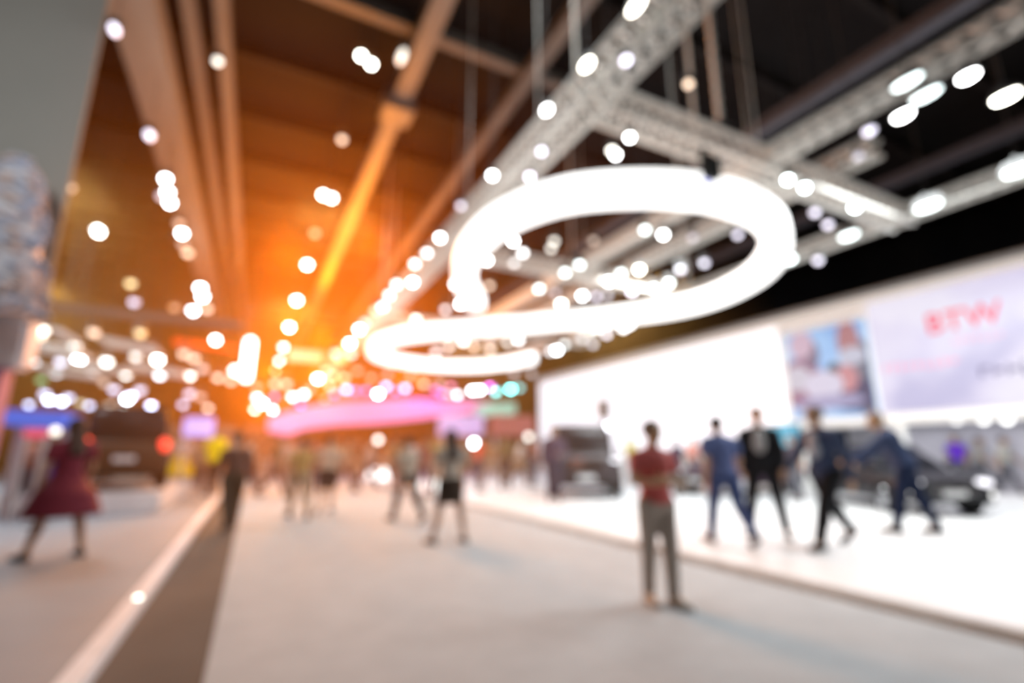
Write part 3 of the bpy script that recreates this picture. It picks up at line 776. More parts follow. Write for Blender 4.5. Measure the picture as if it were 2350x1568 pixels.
def garments(P, J, Hd, spec, voxel):
    """list of (name, mesh, colour, rough)"""
    T = J['T']; out = []
    fem_ = spec.get('fem'); g = 0.9 if fem_ else 1.0
    inf = spec.get('loose', 0.014)
    top = spec.get('top')
    if top:
        mb = MB()
        def E(c, r): mb.ball(T(c), tuple(v + inf for v in r), 20, 14)
        E((0, 0.005, 1.30), (0.158 * g, 0.105, 0.185)); E((0, 0.0, 1.10), (0.138 * g, 0.10, 0.20))
        mb.cap(T((-0.11 * g, -0.005, 1.392)), T((0.11 * g, -0.005, 1.392)), 0.062 + inf)
        for q in (-1, 1):
            mb.cap(T((q * 0.03, -0.01, 1.44)), T((q * 0.145 * g, -0.008, 1.403)), 0.052 + inf, 0.046 + inf)
        if spec.get('dress'):
            zb_ = spec['dress']; fl_ = spec.get('flare', 0.26)
            loops = []
            for z, rx, ry in ((1.2, .13, .10), (1.08, .125, .10), (0.95, .175, .14), (0.8, (.19 + fl_) / 2, (.16 + fl_) / 2), (zb_ + 0.02, fl_, fl_ * .85), (zb_, fl_ * .98, fl_ * .83)):
                loops.append([T((rx * math.cos(2 * math.pi * i / 28), ry * math.sin(2 * math.pi * i / 28) + 0.012 * math.sin(6 * math.pi * i / 28) * (1.2 - z), z)) for i in range(28)])
            mb.rings(loops)
        else:
            E((0, -0.005, 0.97), (0.158, 0.115, 0.11 if spec.get('jacket') is None else 0.16))
        for k, (sh, el, wr, fd) in J['arms'].items():
            if top[1] == 'long':
                mb.cap(sh, el, 0.052 + inf, 0.042 + inf); mb.cap(el, el.lerp(wr, 0.96), 0.042 + inf, 0.03 + inf)
            elif top[1] == 'short':
                mb.cap(sh, sh.lerp(el, 0.5), 0.050 + inf, 0.05 + inf)
        out.append((spec.get('top_name', 'shirt'), remesh(mb, voxel, 'shirt'), top[0], 0.8))
    if spec.get('inner'):
        mb = MB(); mb.ball(T((0, 0.084, 1.27)), (0.08, 0.06, 0.18), 16, 12)
        out.append(('shirt_front', remesh(mb, voxel, 'shirt_front'), spec['inner'], 0.7))
    if spec.get('trousers'):
        mb = MB(); ti = spec.get('tloose', 0.013)
        mb.ball(T((0, -0.01, 0.95)), (0.16 + ti, 0.115 + ti, 0.14), 20, 12)
        fr = spec.get('tlen', 0.93)
        for k, (hip, kn, an, toe, heel) in J['legs'].items():
            if fr <= 0.35:
                mb.cap(hip, hip.lerp(kn, fr * 2.4), 0.09 + ti, 0.08 + ti)
            else:
                mb.cap(hip, kn, 0.088 + ti, 0.060 + ti); mb.cap(kn, kn.lerp(an, fr), 0.060 + ti, 0.045 + ti)
                mb.ball(kn.lerp(an, 0.3) + Vector((0, -0.018, 0)), (0.05 + ti, 0.052 + ti, 0.13), 12, 8)
        out.append(('shorts' if fr <= 0.35 else 'trousers', remesh(mb, voxel, 'trousers'), spec['trousers'], 0.85))
    if spec.get('skirt'):
        mb = MB(); loops = []
        zb_, fl_ = spec['skirt'][1], spec['skirt'][2]
        for z, rx in ((1.04, .14), (0.95, .185), ((0.95 + zb_) / 2, (.19 + fl_) / 2), (zb_, fl_)):
            loops.append([T((rx * math.cos(2 * math.pi * i / 24), rx * .8 * math.sin(2 * math.pi * i / 24), z)) for i in range(24)])
        mb.rings(loops)
        out.append(('skirt', remesh(mb, voxel, 'skirt'), spec['skirt'][0], 0.85))
    for k, (hip, kn, an, toe, heel) in J['legs'].items():
        mb = MB(); u = Vector((0, 0, -0.004))
        mb.cap(heel + u, toe + u, 0.038, 0.034); mb.cap(an.lerp(heel, 0.4), toe, 0.040, 0.03); mb.ball(heel.lerp(toe, 0.72), (0.047, 0.06, 0.033), 12, 8)
        out.append(('shoe', remesh(mb, max(voxel, 0.012), 'shoe'), spec.get('shoes', (0.03, 0.03, 0.03)), 0.5))
    if spec.get('hair'):
        mb = MB()
        mb.ball(Hd(0, -0.022, 0.034), (0.090, 0.100, 0.102), 18, 12)
        if spec.get('long_hair'):
            mb.ball(Hd(0, -0.045, -0.04), (0.088, 0.062, 0.12), 16, 12)
            mb.cap(Hd(-0.035, -0.06, -0.1), T((-0.04, -0.105, 1.30)), 0.055, 0.045); mb.cap(Hd(0.035, -0.06, -0.1), T((0.04, -0.105, 1.30)), 0.055, 0.045)
        out.append(('hair', remesh(mb, max(voxel, 0.012), 'hair'), spec['hair'], 0.7))
    return out

PROTO = {}
def make_person(P, spec, voxel=0.011, face=True):
    me, J, Hd = build_body(P, voxel, spec.get('fem'))
    gs = garments(P, J, Hd, spec, max(voxel, 0.012))
    fc = []
    if face:
        for q in (-1, 1):
            fc.append(('eye', MB().ball(Hd(q * 0.03, 0.084, 0.012), (0.0125, 0.008, 0.008), 10, 8).mesh('eye', True), (0.05, 0.03, 0.02), 0.2))
        fc.append(('mouth', MB().ball(Hd(0, 0.089, -0.05), (0.022, 0.013, 0.006), 10, 8).mesh('mouth', True), (0.45, 0.15, 0.13), 0.5))
    return me, gs + fc, J
def cmat(name, col, rough):
    key = '%s_%d_%d_%d' % (name, int(col[0] * 99), int(col[1] * 99), int(col[2] * 99))
    return mat(key, col, rough, noise=0.07, scale=9)
PEOPLE = {}
def person(pk, P, spec, px, fy, hy, label, heading, z0=0.0, over=None, voxel=0.011, face=True, group=None, hmul=1.0):
    """stand a figure on the floor point under pixel (px, fy); its head reaches the height seen at hy"""
    if pk not in PEOPLE:
        PEOPLE[pk] = make_person(P, spec, voxel, face)
    me, parts, J = PEOPLE[pk]
    f = atz(px, fy, z0)
    top = aty(px, hy, f.y).z
    sc = max(0.82, min(1.12, (top - z0) / 1.76)) * hmul
    over = over or {}
    skin = over.get('skin', spec.get('skin', (0.45, 0.27, 0.17)))
    o = link('person', me, cmat('skin', skin, 0.55))
    o.location = (f.x, f.y, z0 + 0.001)
    o.rotation_euler = (0, 0, rad(heading))
    o.scale = (sc * 1.14, sc * 1.14, sc)
    tag(o, label, 'person', group)
    for nm, m_, col, r in parts:
        link(nm, m_, cmat(nm, over.get(nm, col), r), o)
    o['foot'] = 0
    del o['foot']
    return o, J, sc
# heading: 0 looks down the aisle (+Y), 180 looks towards the camera
BROWN = (0.05, 0.028, 0.018)
WALK = dict(lleg=(26, 8), rleg=(-20, 22), larm=(-18, 8, 15, 0), rarm=(22, 8, 25, 5), lean=4)
WALK2 = dict(lleg=(-16, 30), rleg=(22, 6), larm=(20, 8, 25, 5), rarm=(-16, 8, 15, 0), lean=4)
STAND = dict(lleg=(2, 2), rleg=(-3, 2), larm=(2, 10, 14, 5), rarm=(0, 9, 18, 5), lean=1)
CROSS = dict(lleg=(7, 4), rleg=(-5, 2), spread=-0.06, lean=-1, larm_to=((-0.215, 0.04, 1.15), (0.02, 0.19, 1.18)), rarm_to=((0.215, 0.04, 1.15), (-0.02, 0.215, 1.14)))
PHONE = dict(lleg=(2, 2), rleg=(-6, 5), lean=3, larm_to=((-0.22, 0.10, 1.18), (-0.07, 0.30, 1.30)), rarm_to=((0.22, 0.10, 1.18), (0.07, 0.30, 1.28)), head_yaw=0)
APART = dict(STAND, spread=0.27, lleg=(5, 0), rleg=(-4, 0))

o, J, sc = person('coral', CROSS, dict(top=((0.72, 0.16, 0.15), 'short'), trousers=(0.5, 0.44, 0.38), tloose=0.01, shoes=(0.5, 0.45, 0.4), hair=BROWN, skin=(0.6, 0.36, 0.2), loose=0.01), 1520, 1388, 966,
       'person in coral shirt and taupe trousers standing with folded arms on the aisle carpet', 172, 0.012)
br_ = MB().box((0, 0, 0), (0.15, 0.012, 0.21), bev=0.004).obj('brochure', mat('paper_white', (0.85, 0.82, 0.8), 0.6))
Mx = Matrix.Translation(o.location) @ Matrix.Rotation(o.rotation_euler.z, 4, 'Z')
br_.location = Mx @ (Vector((-0.12, 0.245, 1.13)) * sc); br_.rotation_euler = (0.15, 0.2, o.rotation_euler.z)
tag(br_, 'small white brochure held in the folded arms of the coral shirted person', 'brochure')
person('back', APART, dict(top=((0.42, 0.36, 0.30), 'short'), skirt=((0.045, 0.03, 0.022), 0.60, 0.20), shoes=(0.06, 0.05, 0.04), hair=BROWN, long_hair=True, fem=True), 1030, 1248, 985,
       'person in a greyish top and dark short skirt in the middle of the aisle', 8, 0.012)
person('back2', WALK, dict(top=((0.45, 0.38, 0.30), 'short'), trousers=(0.09, 0.06, 0.045), hair=BROWN, fem=True), 932, 1198, 998,
       'slim person in a light top and dark trousers just left of the skirted walker', 15, 0.012)
person('navy', dict(lleg=(20, 6), rleg=(-18, 25), larm=(-12, 8, 12, 0), rarm=(6, 14, 16, 0), lean=6), dict(top=((0.07, 0.10, 0.24), 'short'), trousers=(0.03, 0.055, 0.16), hair=(0.02, 0.018, 0.018), shoes=(0.05, 0.05, 0.06), skin=(0.48, 0.30, 0.2), loose=0.022), 1675, 1250, 950,
       'person in a navy polo shirt and blue jeans walking on the white stage', -22, PZ)
person('suit', STAND | dict(spread=0.24), dict(top=((0.015, 0.015, 0.017), 'long'), top_name='jacket', jacket=1, inner=(0.36, 0.36, 0.36), trousers=(0.015, 0.015, 0.017), hair=(0.03, 0.02, 0.015), skin=(0.5, 0.3, 0.2)), 1765, 1232, 918,
       'person in a black suit over a grey shirt behind the navy polo walker', 128, PZ)
person('jack', dict(WALK, lean=3), dict(top=((0.02, 0.035, 0.085), 'long'), top_name='jacket', jacket=1, inner=(0.3, 0.33, 0.38), trousers=(0.012, 0.014, 0.013), hair=(0.10, 0.05, 0.02), skin=(0.42, 0.24, 0.14)), 1915, 1256, 900,
       'tall person in a navy jacket and black trousers striding left of the black car', 84, PZ)
person('navy2', dict(STAND, lleg=(14, 2), rleg=(-12, 6), lean=18, larm=(45, 8, 15, 0), rarm=(35, 8, 15, 0)), dict(top=((0.008, 0.02, 0.065), 'long'), top_name='jacket', jacket=1, trousers=(0.01, 0.016, 0.04), hair=(0.16, 0.08, 0.03), skin=(0.5, 0.3, 0.17), loose=0.03), 2104, 1226, 912,
       'person in a dark blue suit leaning forward in front of the black car', 28, PZ)
person('woman', dict(APART, lleg=(8, 0), rleg=(-5, 2)), dict(top=((0.16, 0.006, 0.02), 'short'), top_name='dress', dress=0.52, flare=0.36, hair=(0.06, 0.02, 0.008), long_hair=True, fem=True, skin=(0.42, 0.22, 0.12), shoes=(0.1, 0.1, 0.11)), 122, 1283, 958,
       'person with long dark hair in a flared dark red dress on the left stand', 40, PZ)
person('leftcouple', PHONE, dict(top=((0.5, 0.22, 0.15), 'short'), trousers=(0.22, 0.22, 0.24), hair=(0.25, 0.10, 0.06), skin=(0.6, 0.35, 0.25)), 42, 1180, 990,
       'person in a salmon top at the left border next to the red dress', -110, PZ)
person('leftblue', STAND, dict(top=((0.04, 0.015, 0.25), 'short'), top_name='dress', dress=0.55, flare=0.24, hair=BROWN, fem=True, skin=(0.6, 0.35, 0.25)), 98, 1176, 1010,
       'person in a deep blue-violet dress half hidden behind the red dress', 160, PZ)
person('yellow', STAND, dict(top=((0.75, 0.66, 0.55), 'short'), skirt=((1.0, 0.62, 0.0), 0.40, 0.40), hair=BROWN, fem=True), 408, 1122, 985, 'person in a white top and wide yellow skirt on the left stand', 170, PZ, voxel=0.014)
person('yellowtop', STAND, dict(top=((0.95, 0.72, 0.0), 'short'), trousers=(0.1, 0.06, 0.04), hair=BROWN, loose=0.04), 482, 1136, 972, 'person in a bright yellow top beside the yellow skirt', 150, PZ, voxel=0.014)
person('darkaisle', WALK2, dict(top=((0.13, 0.06, 0.04), 'long'), loose=0.004, trousers=(0.07, 0.04, 0.02), hair=BROWN), 524, 1216, 985, 'person in dark brown clothes walking along the white edge strip of the left stand', 10, 0.0, voxel=0.014)
person('pairA', WALK, dict(top=((0.5, 0.3, 0.1), 'short'), trousers=(0.4, 0.27, 0.16), hair=BROWN), 682, 1190, 998, 'person in ochre top and tan trousers, left one of the pair in mid aisle', 5, 0.012, voxel=0.014)
person('pairB', WALK2, dict(top=((0.6, 0.45, 0.33), 'short'), trousers=(0.06, 0.03, 0.02), tlen=0.3, hair=BROWN), 745, 1178, 995, 'person in a pale top and dark shorts, right one of the pair in mid aisle', -10, 0.012, voxel=0.014)
person('plumA', dict(STAND, larm=(20, 12, 60, 30)), dict(top=((0.10, 0.06, 0.09), 'long'), trousers=(0.07, 0.055, 0.08), hair=BROWN), 1272, 1152, 965, 'person in dark plum clothes standing at the left front corner of the parked off-roader', 150, PZ, voxel=0.014)
# distant crowd: shared figures with clothes of their own
CROWD = [(560, 1138, 'w'), (598, 1118, 's'), (626, 1142, 'w2'), (545, 1122, 's'), (710, 1128, 's'), (787, 1130, 'w2'), (818, 1112, 's'), (842, 1122, 'w'), (905, 1128, 's'), (968, 1140, 'w'), (1000, 1118, 's'), (1062, 1122, 'w2'),
         (1098, 1128, 's'), (1128, 1118, 'w'), (1160, 1122, 's'), (1192, 1114, 'w2'), (1226, 1116, 's'), (655, 1112, 's'), (452, 1132, 'w'), (765, 1108, 's'), (880, 1106, 'w2'), (940, 1108, 's'), (1042, 1106, 's')]
TOPS = [(0.55, 0.38, 0.22), (0.22, 0.12, 0.07), (0.7, 0.62, 0.55), (0.62, 0.3, 0.12), (0.3, 0.2, 0.08), (0.75, 0.7, 0.65), (0.35, 0.12, 0.1), (0.5, 0.42, 0.12)]
BOTS = [(0.1, 0.06, 0.05), (0.3, 0.2, 0.12), (0.05, 0.05, 0.08), (0.45, 0.36, 0.28)]
base = dict(top=((0.5, 0.4, 0.3), 'short'), trousers=(0.1, 0.06, 0.05), hair=BROWN)
CN = {'w': 'walking', 'w2': 'mid-step', 's': 'standing'}
PO = {'w': WALK, 'w2': WALK2, 's': STAND}
TN = ['tan', 'dark brown', 'pale', 'orange-brown', 'olive', 'off-white', 'dark red', 'mustard']
CROWD.sort()
for i, (px, fy, k) in enumerate(CROWD):
    t = 6 if px == 1098 else i % 8
    ov = dict(shirt=(0.8, 0.1, 0.05) if px == 1098 else tuple(v * 0.55 for v in TOPS[t]), trousers=BOTS[i % 4])
    q = atz(px, fy, 0.05); z0 = PZ if (q.x < -0.75 or q.x > 5.12) else (0.012 if q.x > -0.13 else 0.0)
    nm = 'red' if px == 1098 else TN[t]
    person('crowd_' + k, PO[k], base, px, fy, 1003 + random.uniform(-6, 6), 'distant person in a %s top, %s from the left in the far crowd' % (nm, ordinal(i + 1)), random.choice([0, 180, 20, 160, -90]), z0, ov, 0.02, False, 'distant crowd at the far end of the aisle')
RC = [(1452, 1116, 's', (0.5, 0.5, 0.1), 'yellow-green'), (1562, 1128, 'w', (0.02, 0.03, 0.08), 'navy'), (1596, 1122, 's', (0.75, 0.33, 0.28), 'salmon'), (1634, 1130, 's', (0.35, 0.2, 0.25), 'mauve'),
      (1832, 1150, 's', (0.05, 0.04, 0.06), 'black'), (2212, 1128, 's', (0.12, 0.02, 0.55), 'violet'), (2262, 1130, 'w', (0.4, 0.4, 0.38), 'grey'), (2292, 1126, 's', (0.10, 0.12, 0.14), 'charcoal'), (2320, 1134, 'w2', (0.5, 0.5, 0.45), 'beige'), (2342, 1128, 's', (0.15, 0.18, 0.2), 'slate')]
for i, (px, fy, k, col, nm) in enumerate(RC):
    person('crowd_' + k, PO[k], base, px, fy, 1000, 'distant stage visitor in a %s top, %s from the left' % (nm, ordinal(i + 1)), random.choice([0, 180, 90, -90]), PZ, dict(shirt=col, trousers=(0.12, 0.12, 0.14)), 0.02, False, 'distant visitors on the white stage')


# ------------------------------------------------------------------ cars
def loft(sts, n=20, pw=0.35):
    """stations (y, half width, z bottom, z top) -> closed rounded section loops"""
    loops = []
    for y, wd, z0, z1 in sts:
        l = []
        for i in range(n):
            a = 2 * math.pi * (i + 0.5) / n
            c, s_ = math.cos(a), math.sin(a)
            l.append((math.copysign(abs(c) ** pw, c) * wd, y, (z0 + z1) / 2 + math.copysign(abs(s_) ** pw, s_) * (z1 - z0) / 2))
        loops.append(l)
    return loops
def make_car(loc, heading, label, body, suv=False, plate=True, tail=False):
    root = empty('car', loc, rad(heading), label, 'car')
    paint = mat('car_paint_%d' % len(MATS), body, 0.45, 0.0, noise=0.02)
    paint.node_tree.nodes['Principled BSDF'].inputs['Specular IOR Level'].default_value = 0.3
    glass = mat('car_glass', (0.02, 0.02, 0.025), 0.15, 0.0, noise=0)
    chrome = mat('chrome', (0.85, 0.85, 0.88), 0.12, 1.0, noise=0)
    rub = mat('tyre', (0.015, 0.015, 0.015), 0.8)
    if suv:
        L, hw, zb_, belt, roof = 2.35, 0.97, 0.30, 1.15, 1.95
        lower = [(-L, .84, .45, 1.05), (-L + .08, .93, .36, 1.15), (-1.6, hw, zb_, belt), (0, hw + .02, zb_, belt), (1.15, hw, zb_, belt), (1.75, .95, zb_, 1.10), (L - .12, .92, .34, 1.04), (L, .82, .42, .92)]
        upper = [(-L + .06, .78, 1.08, 1.70), (-L + .22, .83, 1.08, 1.90), (-1.0, .86, 1.08, roof), (0.2, .86, 1.08, roof - .01), (0.75, .84, 1.08, 1.80), (1.25, .82, 1.06, 1.16)]
        roof_s = [(-L + .2, .76, 1.84, 1.93), (-1.0, .80, 1.88, roof + .03), (0.2, .80, 1.88, roof + .02), (0.62, .76, 1.80, 1.88)]
        wr, wy_ = 0.40, 1.45
    else:
        L, hw, zb_, belt, roof = 2.35, 0.93, 0.24, 0.92, 1.44
        lower = [(-L, .74, .42, .88), (-L + .15, .86, .30, .98), (-1.5, hw, zb_, .97), (0, hw + .01, zb_, belt + .03), (0.9, hw, zb_, .92), (1.6, .90, zb_, .84), (L - .2, .84, .26, .72), (L, .68, .34, .60)]
        upper = [(-1.75, .66, .92, .98), (-1.1, .72, .90, 1.32), (-0.5, .74, .90, roof - .02), (0.1, .74, .90, roof - .03), (0.5, .72, .88, 1.26), (1.15, .70, .86, .92)]
        roof_s = [(-1.1, .62, 1.28, 1.36), (-0.5, .66, 1.36, roof + .01), (0.1, .66, 1.36, roof), (0.4, .62, 1.28, 1.35)]
        wr, wy_ = 0.34, 1.42
    MB().rings(loft(lower)).obj('body', paint, root, True)
    MB().rings(loft(upper)).obj('windows', glass, root, True)
    MB().rings(loft(roof_s, pw=0.5)).obj('roof', paint, root, True)
    for sx in (-1, 1):
        for sy in (-1, 1):
            wl = MB().tube((sx * (hw - .20), 0, 0), (sx * (hw + .015), 0, 0), wr, wr, 26).obj('wheel', rub, root, loc=(0, sy * wy_, wr))
            rm = MB().tube((sx * (hw - .02), 0, 0), (sx * (hw + .025), 0, 0), wr * .66, wr * .6, 20)
            for i in range(5):
                a = 2 * math.pi * i / 5
                rm.box((sx * (hw + .03), math.cos(a) * wr * .33, math.sin(a) * wr * .33), (0.02, 0.05, 0.05))
            rm.obj('rim', chrome, wl)
        zl = belt - (.22 if suv else .26)
        MB().ball((sx * (hw - .25), L - .16, zl), (0.17, 0.14, 0.075), 14, 10).obj('headlight', fem('headlight_glow', (0.95, 0.93, 1.0), 2.4), root, True)
        MB().ball((sx * (hw - .17), -L + .06, zl + .1), (0.13, 0.10, 0.17 if suv else .09), 12, 8).obj('tail_light', fem('tail_glow', (1.0, 0.05, 0.02), 2.5) if tail else mat('tail_red', (0.5, 0.02, 0.02), 0.2), root, True)
        MB().box((sx * (hw + .09), .75, belt + .1), (0.2, 0.12, 0.15), bev=0.04).obj('mirror', paint, root)
        MB().ball((sx * (hw - .22), L - .1, zb_ + .2), (0.12, 0.08, 0.05), 12, 8).obj('fog_glint', fem('fog_glint_glow', (1, 1, 0.97), 2.5), root, True)  # glow imitates bright reflections on the car front
    gm = MB()
    zg = belt - (.30 if suv else .36)
    for i in range(5):
        gm.box((0, L - .02, zg - .10 + i * .055), (0.86, 0.10, 0.025), bev=0.008)
    gm.obj('grille', chrome, root)
    MB().box((0, L + .01, zb_ + .22), (0.46, 0.03, 0.12), bev=0.005).obj('number_plate', mat('plate_white', (0.8, 0.8, 0.8), 0.5), root)
    MB().box((0, -L - .005, zb_ + .42), (0.46, 0.03, 0.12), bev=0.005).obj('number_plate', mat('plate_white', (0.8, 0.8, 0.8), 0.5), root)
    MB().box((0, -L + .08, zb_ + .1), (1.6, 0.24, 0.14), bev=0.04).obj('rear_bumper', mat('black_plastic', (0.02, 0.02, 0.02), 0.5), root)
    MB().box((0, L - .1, zb_ + .06), (1.5, 0.22, 0.09), bev=0.03).obj('bumper_lip', mat('black_plastic', (0.02, 0.02, 0.02), 0.5), root)
    return root
q = atz(2095, 1175, PZ)
c_ = make_car((13.75, 7.0, PZ), 146, 'glossy black low car shown front first on the right of the stage', (0.012, 0.012, 0.015))
q = atz(1335, 1143, PZ)
c2_ = make_car((q.x + 1.15, q.y + 1.6, PZ), 148, 'dark brown-grey boxy off-roader parked at the left of the stage', (0.05, 0.04, 0.045), suv=True)
c_.scale = (0.95, 0.92, 1.0); c2_.scale = (1.08, 1.0, 1.1)
q = atz(1850, 1120, PZ)
make_car((14.3, 11.6, PZ), 95, 'low dark violet car parked behind the man in the navy jacket', (0.05, 0.02, 0.05))
q = aty(278, 1100, 15.6)
tag(MB().box((q.x, 15.6, PZ + 0.22), (2.3, 4.6, 0.44), bev=0.04).obj('podium', mat('podium_white', (0.75, 0.73, 0.73), 0.5)), 'low white podium under the off-roader with the red tail light', 'podium')
c3_ = make_car((q.x, 15.6, PZ + 0.44), 10, 'dark brown off-roader with a glowing red tail light on the white podium', (0.06, 0.03, 0.015), suv=True, tail=True)

c3_.scale = (0.86, 0.86, 0.95)
# ------------------------------------------------------------------ left stand
m_grey = mat('tower_grey', (0.25, 0.248, 0.235), 0.8, noise=0.03, scale=0.6)
tw = empty('tower', (-3.0, 9.5, 0), 0, 'tall plain grey tower wall at the left border', 'tower')
MB().box((-3.5, 0.05, 7.2), (7.0, 0.1, 7.7), bev=0.02).obj('upper_panel', m_grey, tw)
MB().box((-3.55, 0.25, 2.95), (6.9, 0.5, 0.8), bev=0.06).obj('header_box', mat('header_lavender', (0.85, 0.83, 0.88), 0.7), tw)
MB().box((-3.62, 0.3, 1.33), (6.6, 0.4, 2.46)).obj('purple_panel', mat('panel_purple', (0.28, 0.13, 0.28), 0.7), tw)
MB().box((-3.98, 0.05, 1.5), (6.3, 0.1, 1.9)).obj('orange_panel', mat('panel_orange', (0.85, 0.36, 0.06), 0.7), tw)
random.seed(3)
orn = empty('flower_column', (-3.55, 8.75, PZ), 0, 'tapering column of pale blue and pink flowers in front of the grey tower', 'flower column')
qa, qb = aty(50, 365, 8.75), aty(30, 720, 8.75)
orn.location = (qa.x, 8.75, PZ)
zt_, zb2 = qa.z - PZ, qb.z - PZ
core = []
for z, r in ((0.0, .3), (0.04, .3), (0.06, .06), (zb2, .07), (zb2 + .1, .5), ((zt_ + zb2) / 2, .38), (zt_ - .2, .22), (zt_, .05)):
    core.append([(r * math.cos(2 * math.pi * i / 20), r * math.sin(2 * math.pi * i / 20), z) for i in range(20)])
MB().rings(core).obj('stand', mat('stand_white', (0.42, 0.42, 0.47), 0.6), orn, True)
for cn, cc, n in (('blue_flowers', (0.36, 0.40, 0.52), 150), ('pink_flowers', (0.50, 0.40, 0.38), 110)):
    mb = MB()
    for i in range(n):
        u = random.random(); z = zb2 + u * (zt_ - zb2); r = 0.52 * (1 - u) ** 0.6 + 0.05; a = random.uniform(0, 2 * math.pi)
        c = Vector((r * math.cos(a), r * math.sin(a), z))
        for k in range(5):
            b = a + k * 1.256
            mb.ball(c + Vector((math.cos(b) * .05, math.sin(b) * .05, math.sin(k * 2) * .03)), (.045, .045, .03), 7, 5)
        mb.ball(c, .03, 7, 5)
    mb.obj(cn, mat(cn, cc, 0.8), orn, True)['kind'] = 'stuff'
# white bench
q = atz(272, 1152, PZ)
bn = empty('bench', (q.x, q.y, PZ), 0.12, 'long white bench with open legs between the red dress and the dark off-roader', 'bench')
MB().box((0, 0, 0.40), (1.75, 0.55, 0.12), bev=0.03).obj('seat', mat('bench_white', (0.8, 0.78, 0.78), 0.5), bn)
for x in (-0.75, 0.0, 0.75):
    MB().box((x, 0, 0.17), (0.3 if x == 0 else 0.1, 0.5, 0.34), bev=0.01).obj('leg', mat('bench_white', (0.8, 0.78, 0.78), 0.5), bn)


def panel(name, x0, y0, x1, y1, Y, m, label, cat, dep=0.25, hang=None, legs=None, slant=0.0, part='panel'):
    a, b = aty(x0, y0, Y), aty(x1, y1, Y)
    c = (a + b) / 2
    root = empty(name, c, 0, label, cat)
    o = MB().box((0, 0, 0), (abs(b.x - a.x), dep, abs(a.z - b.z)), bev=0.03).obj(part, m, root)
    o.rotation_euler = (0, slant, 0)
    hw, hh = abs(b.x - a.x) / 2, abs(a.z - b.z) / 2
    for s in (-0.8, 0.8):
        if hang:
            MB().tube((s * hw, 0, hh - 0.02 - s * hw * math.sin(slant)), (s * hw, 0, hang - 0.01 - c.z), 0.012, n=6).obj('wire', m_house, root)
        if legs:
            MB().tube((s * hw, 0.0, -hh + 0.02), (s * hw, 0.0, legs - c.z), 0.05, n=10).obj('post', m_house2, root)
    return root
def glow(name, col, e, base=None): return mat(name, base or col, 0.6, noise=0.03, emit=e, ecol=col)
panel('blue_canopy', 38, 946, 168, 982, 13.5, glow('canopy_blue', (0.06, 0.16, 0.75), 0.5), 'glowing blue canopy above the salmon and violet visitors at the left', 'canopy', 1.2, legs=PZ, slant=0.03)
panel('red_sign', 55, 985, 110, 1006, 13.0, glow('sign_pinkred', (0.85, 0.12, 0.22), 0.5), 'small pinkish red sign just below the blue canopy', 'sign', 0.1, legs=PZ)
panel('hanging_banner', 398, 780, 548, 806, 24, glow('banner_red', (1.0, 0.10, 0.01), 0.9), 'bright red banner hanging high over the left stands', 'banner', 0.15, hang=ZC, slant=0.05)
panel('lilac_sign', 425, 958, 488, 1002, 21, glow('sign_lilac', (0.50, 0.42, 0.95), 0.8), 'glowing lilac sign above the visitor in yellow top', 'sign', 0.3, legs=PZ)
panel('hanging_sign', 660, 804, 742, 832, 30, glow('sign_peach', (1.0, 0.62, 0.42), 0.45), 'pale peach sign board hanging over the aisle', 'sign', 0.3, hang=ZC)
tb = aty(570, 822, 26)
t_ = tag(MB().cap((0, 0, -0.9), (0, 0, 0.75), 0.2, 0.2, 16).obj('tube_light', glow('tube_white', (1, 0.98, 0.9), 7.0), loc=tb), 'tall upright white light column glowing left of the aisle', 'lamp')
MB().tube((0, 0, 0.8), (0, 0, ZC - tb.z), 0.02).obj('cable', m_house, t_)
t2 = tag(MB().cap((-0.25, 0, 0), (0.2, 0, -0.05), 0.16, 0.16, 14).obj('tube_light', glow('tube_white', (1, 0.98, 0.9), 7.0), loc=aty(553, 852, 25.5)), 'short lying light tube at the foot of the upright light column', 'lamp')
MB().tube((0, 0, 0), (0, 0, ZC - t2.location.z), 0.02).obj('cable', m_house, t2)
# pale louvres over the left stands
for i, (x0, y0, x1, y1, Y) in enumerate([(60, 795, 200, 812, 17), (150, 838, 300, 850, 20), (230, 790, 370, 800, 18), (300, 845, 430, 858, 22), (130, 768, 170, 775, 15), (90, 850, 230, 862, 21)]):
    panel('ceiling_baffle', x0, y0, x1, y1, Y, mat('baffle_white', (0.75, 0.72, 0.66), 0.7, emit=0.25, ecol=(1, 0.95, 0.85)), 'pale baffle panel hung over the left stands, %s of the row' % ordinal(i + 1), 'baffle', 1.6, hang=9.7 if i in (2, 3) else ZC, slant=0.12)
panel('header', 108, 712, 560, 742, 17.5, mat('header_brown', (0.16, 0.11, 0.09), 0.7), 'long dark brown header beam crossing above the left stands', 'header', 0.4, hang=ZC)
# wavy canopy at the far end, its magenta lighting put into colour and glow
PK = [(615, 962, 990), (660, 948, 1000), (700, 938, 985), (780, 925, 975), (860, 922, 972), (930, 920, 966), (1000, 924, 958), (1060, 924, 950), (1110, 926, 944)]
loops = []
ck = aty(860, 950, 31)
for x, t0, b0 in PK:
    a, b = aty(x, t0, 31) - ck, aty(x, b0, 31) - ck
    loops.append([(a.x, -1.2, a.z), (a.x, 1.2, a.z), (b.x, 1.2, b.z), (b.x, -1.2, b.z)])
pk_ = MB().rings(loops).obj('wavy_canopy', glow('canopy_pink', (1.0, 0.30, 0.6), 0.6), loc=ck)
pk_.modifiers.new('bev', 'BEVEL').width = 0.08
for i, dx in enumerate((-5.5, -1, 3, 6.5)):
    MB().tube((dx, 0, 0), (dx, 0, ZC - ck.z), 0.015, n=6).obj('wire', m_house, pk_)
tag(pk_, 'wavy pink-lit canopy across the far end of the aisle', 'canopy')
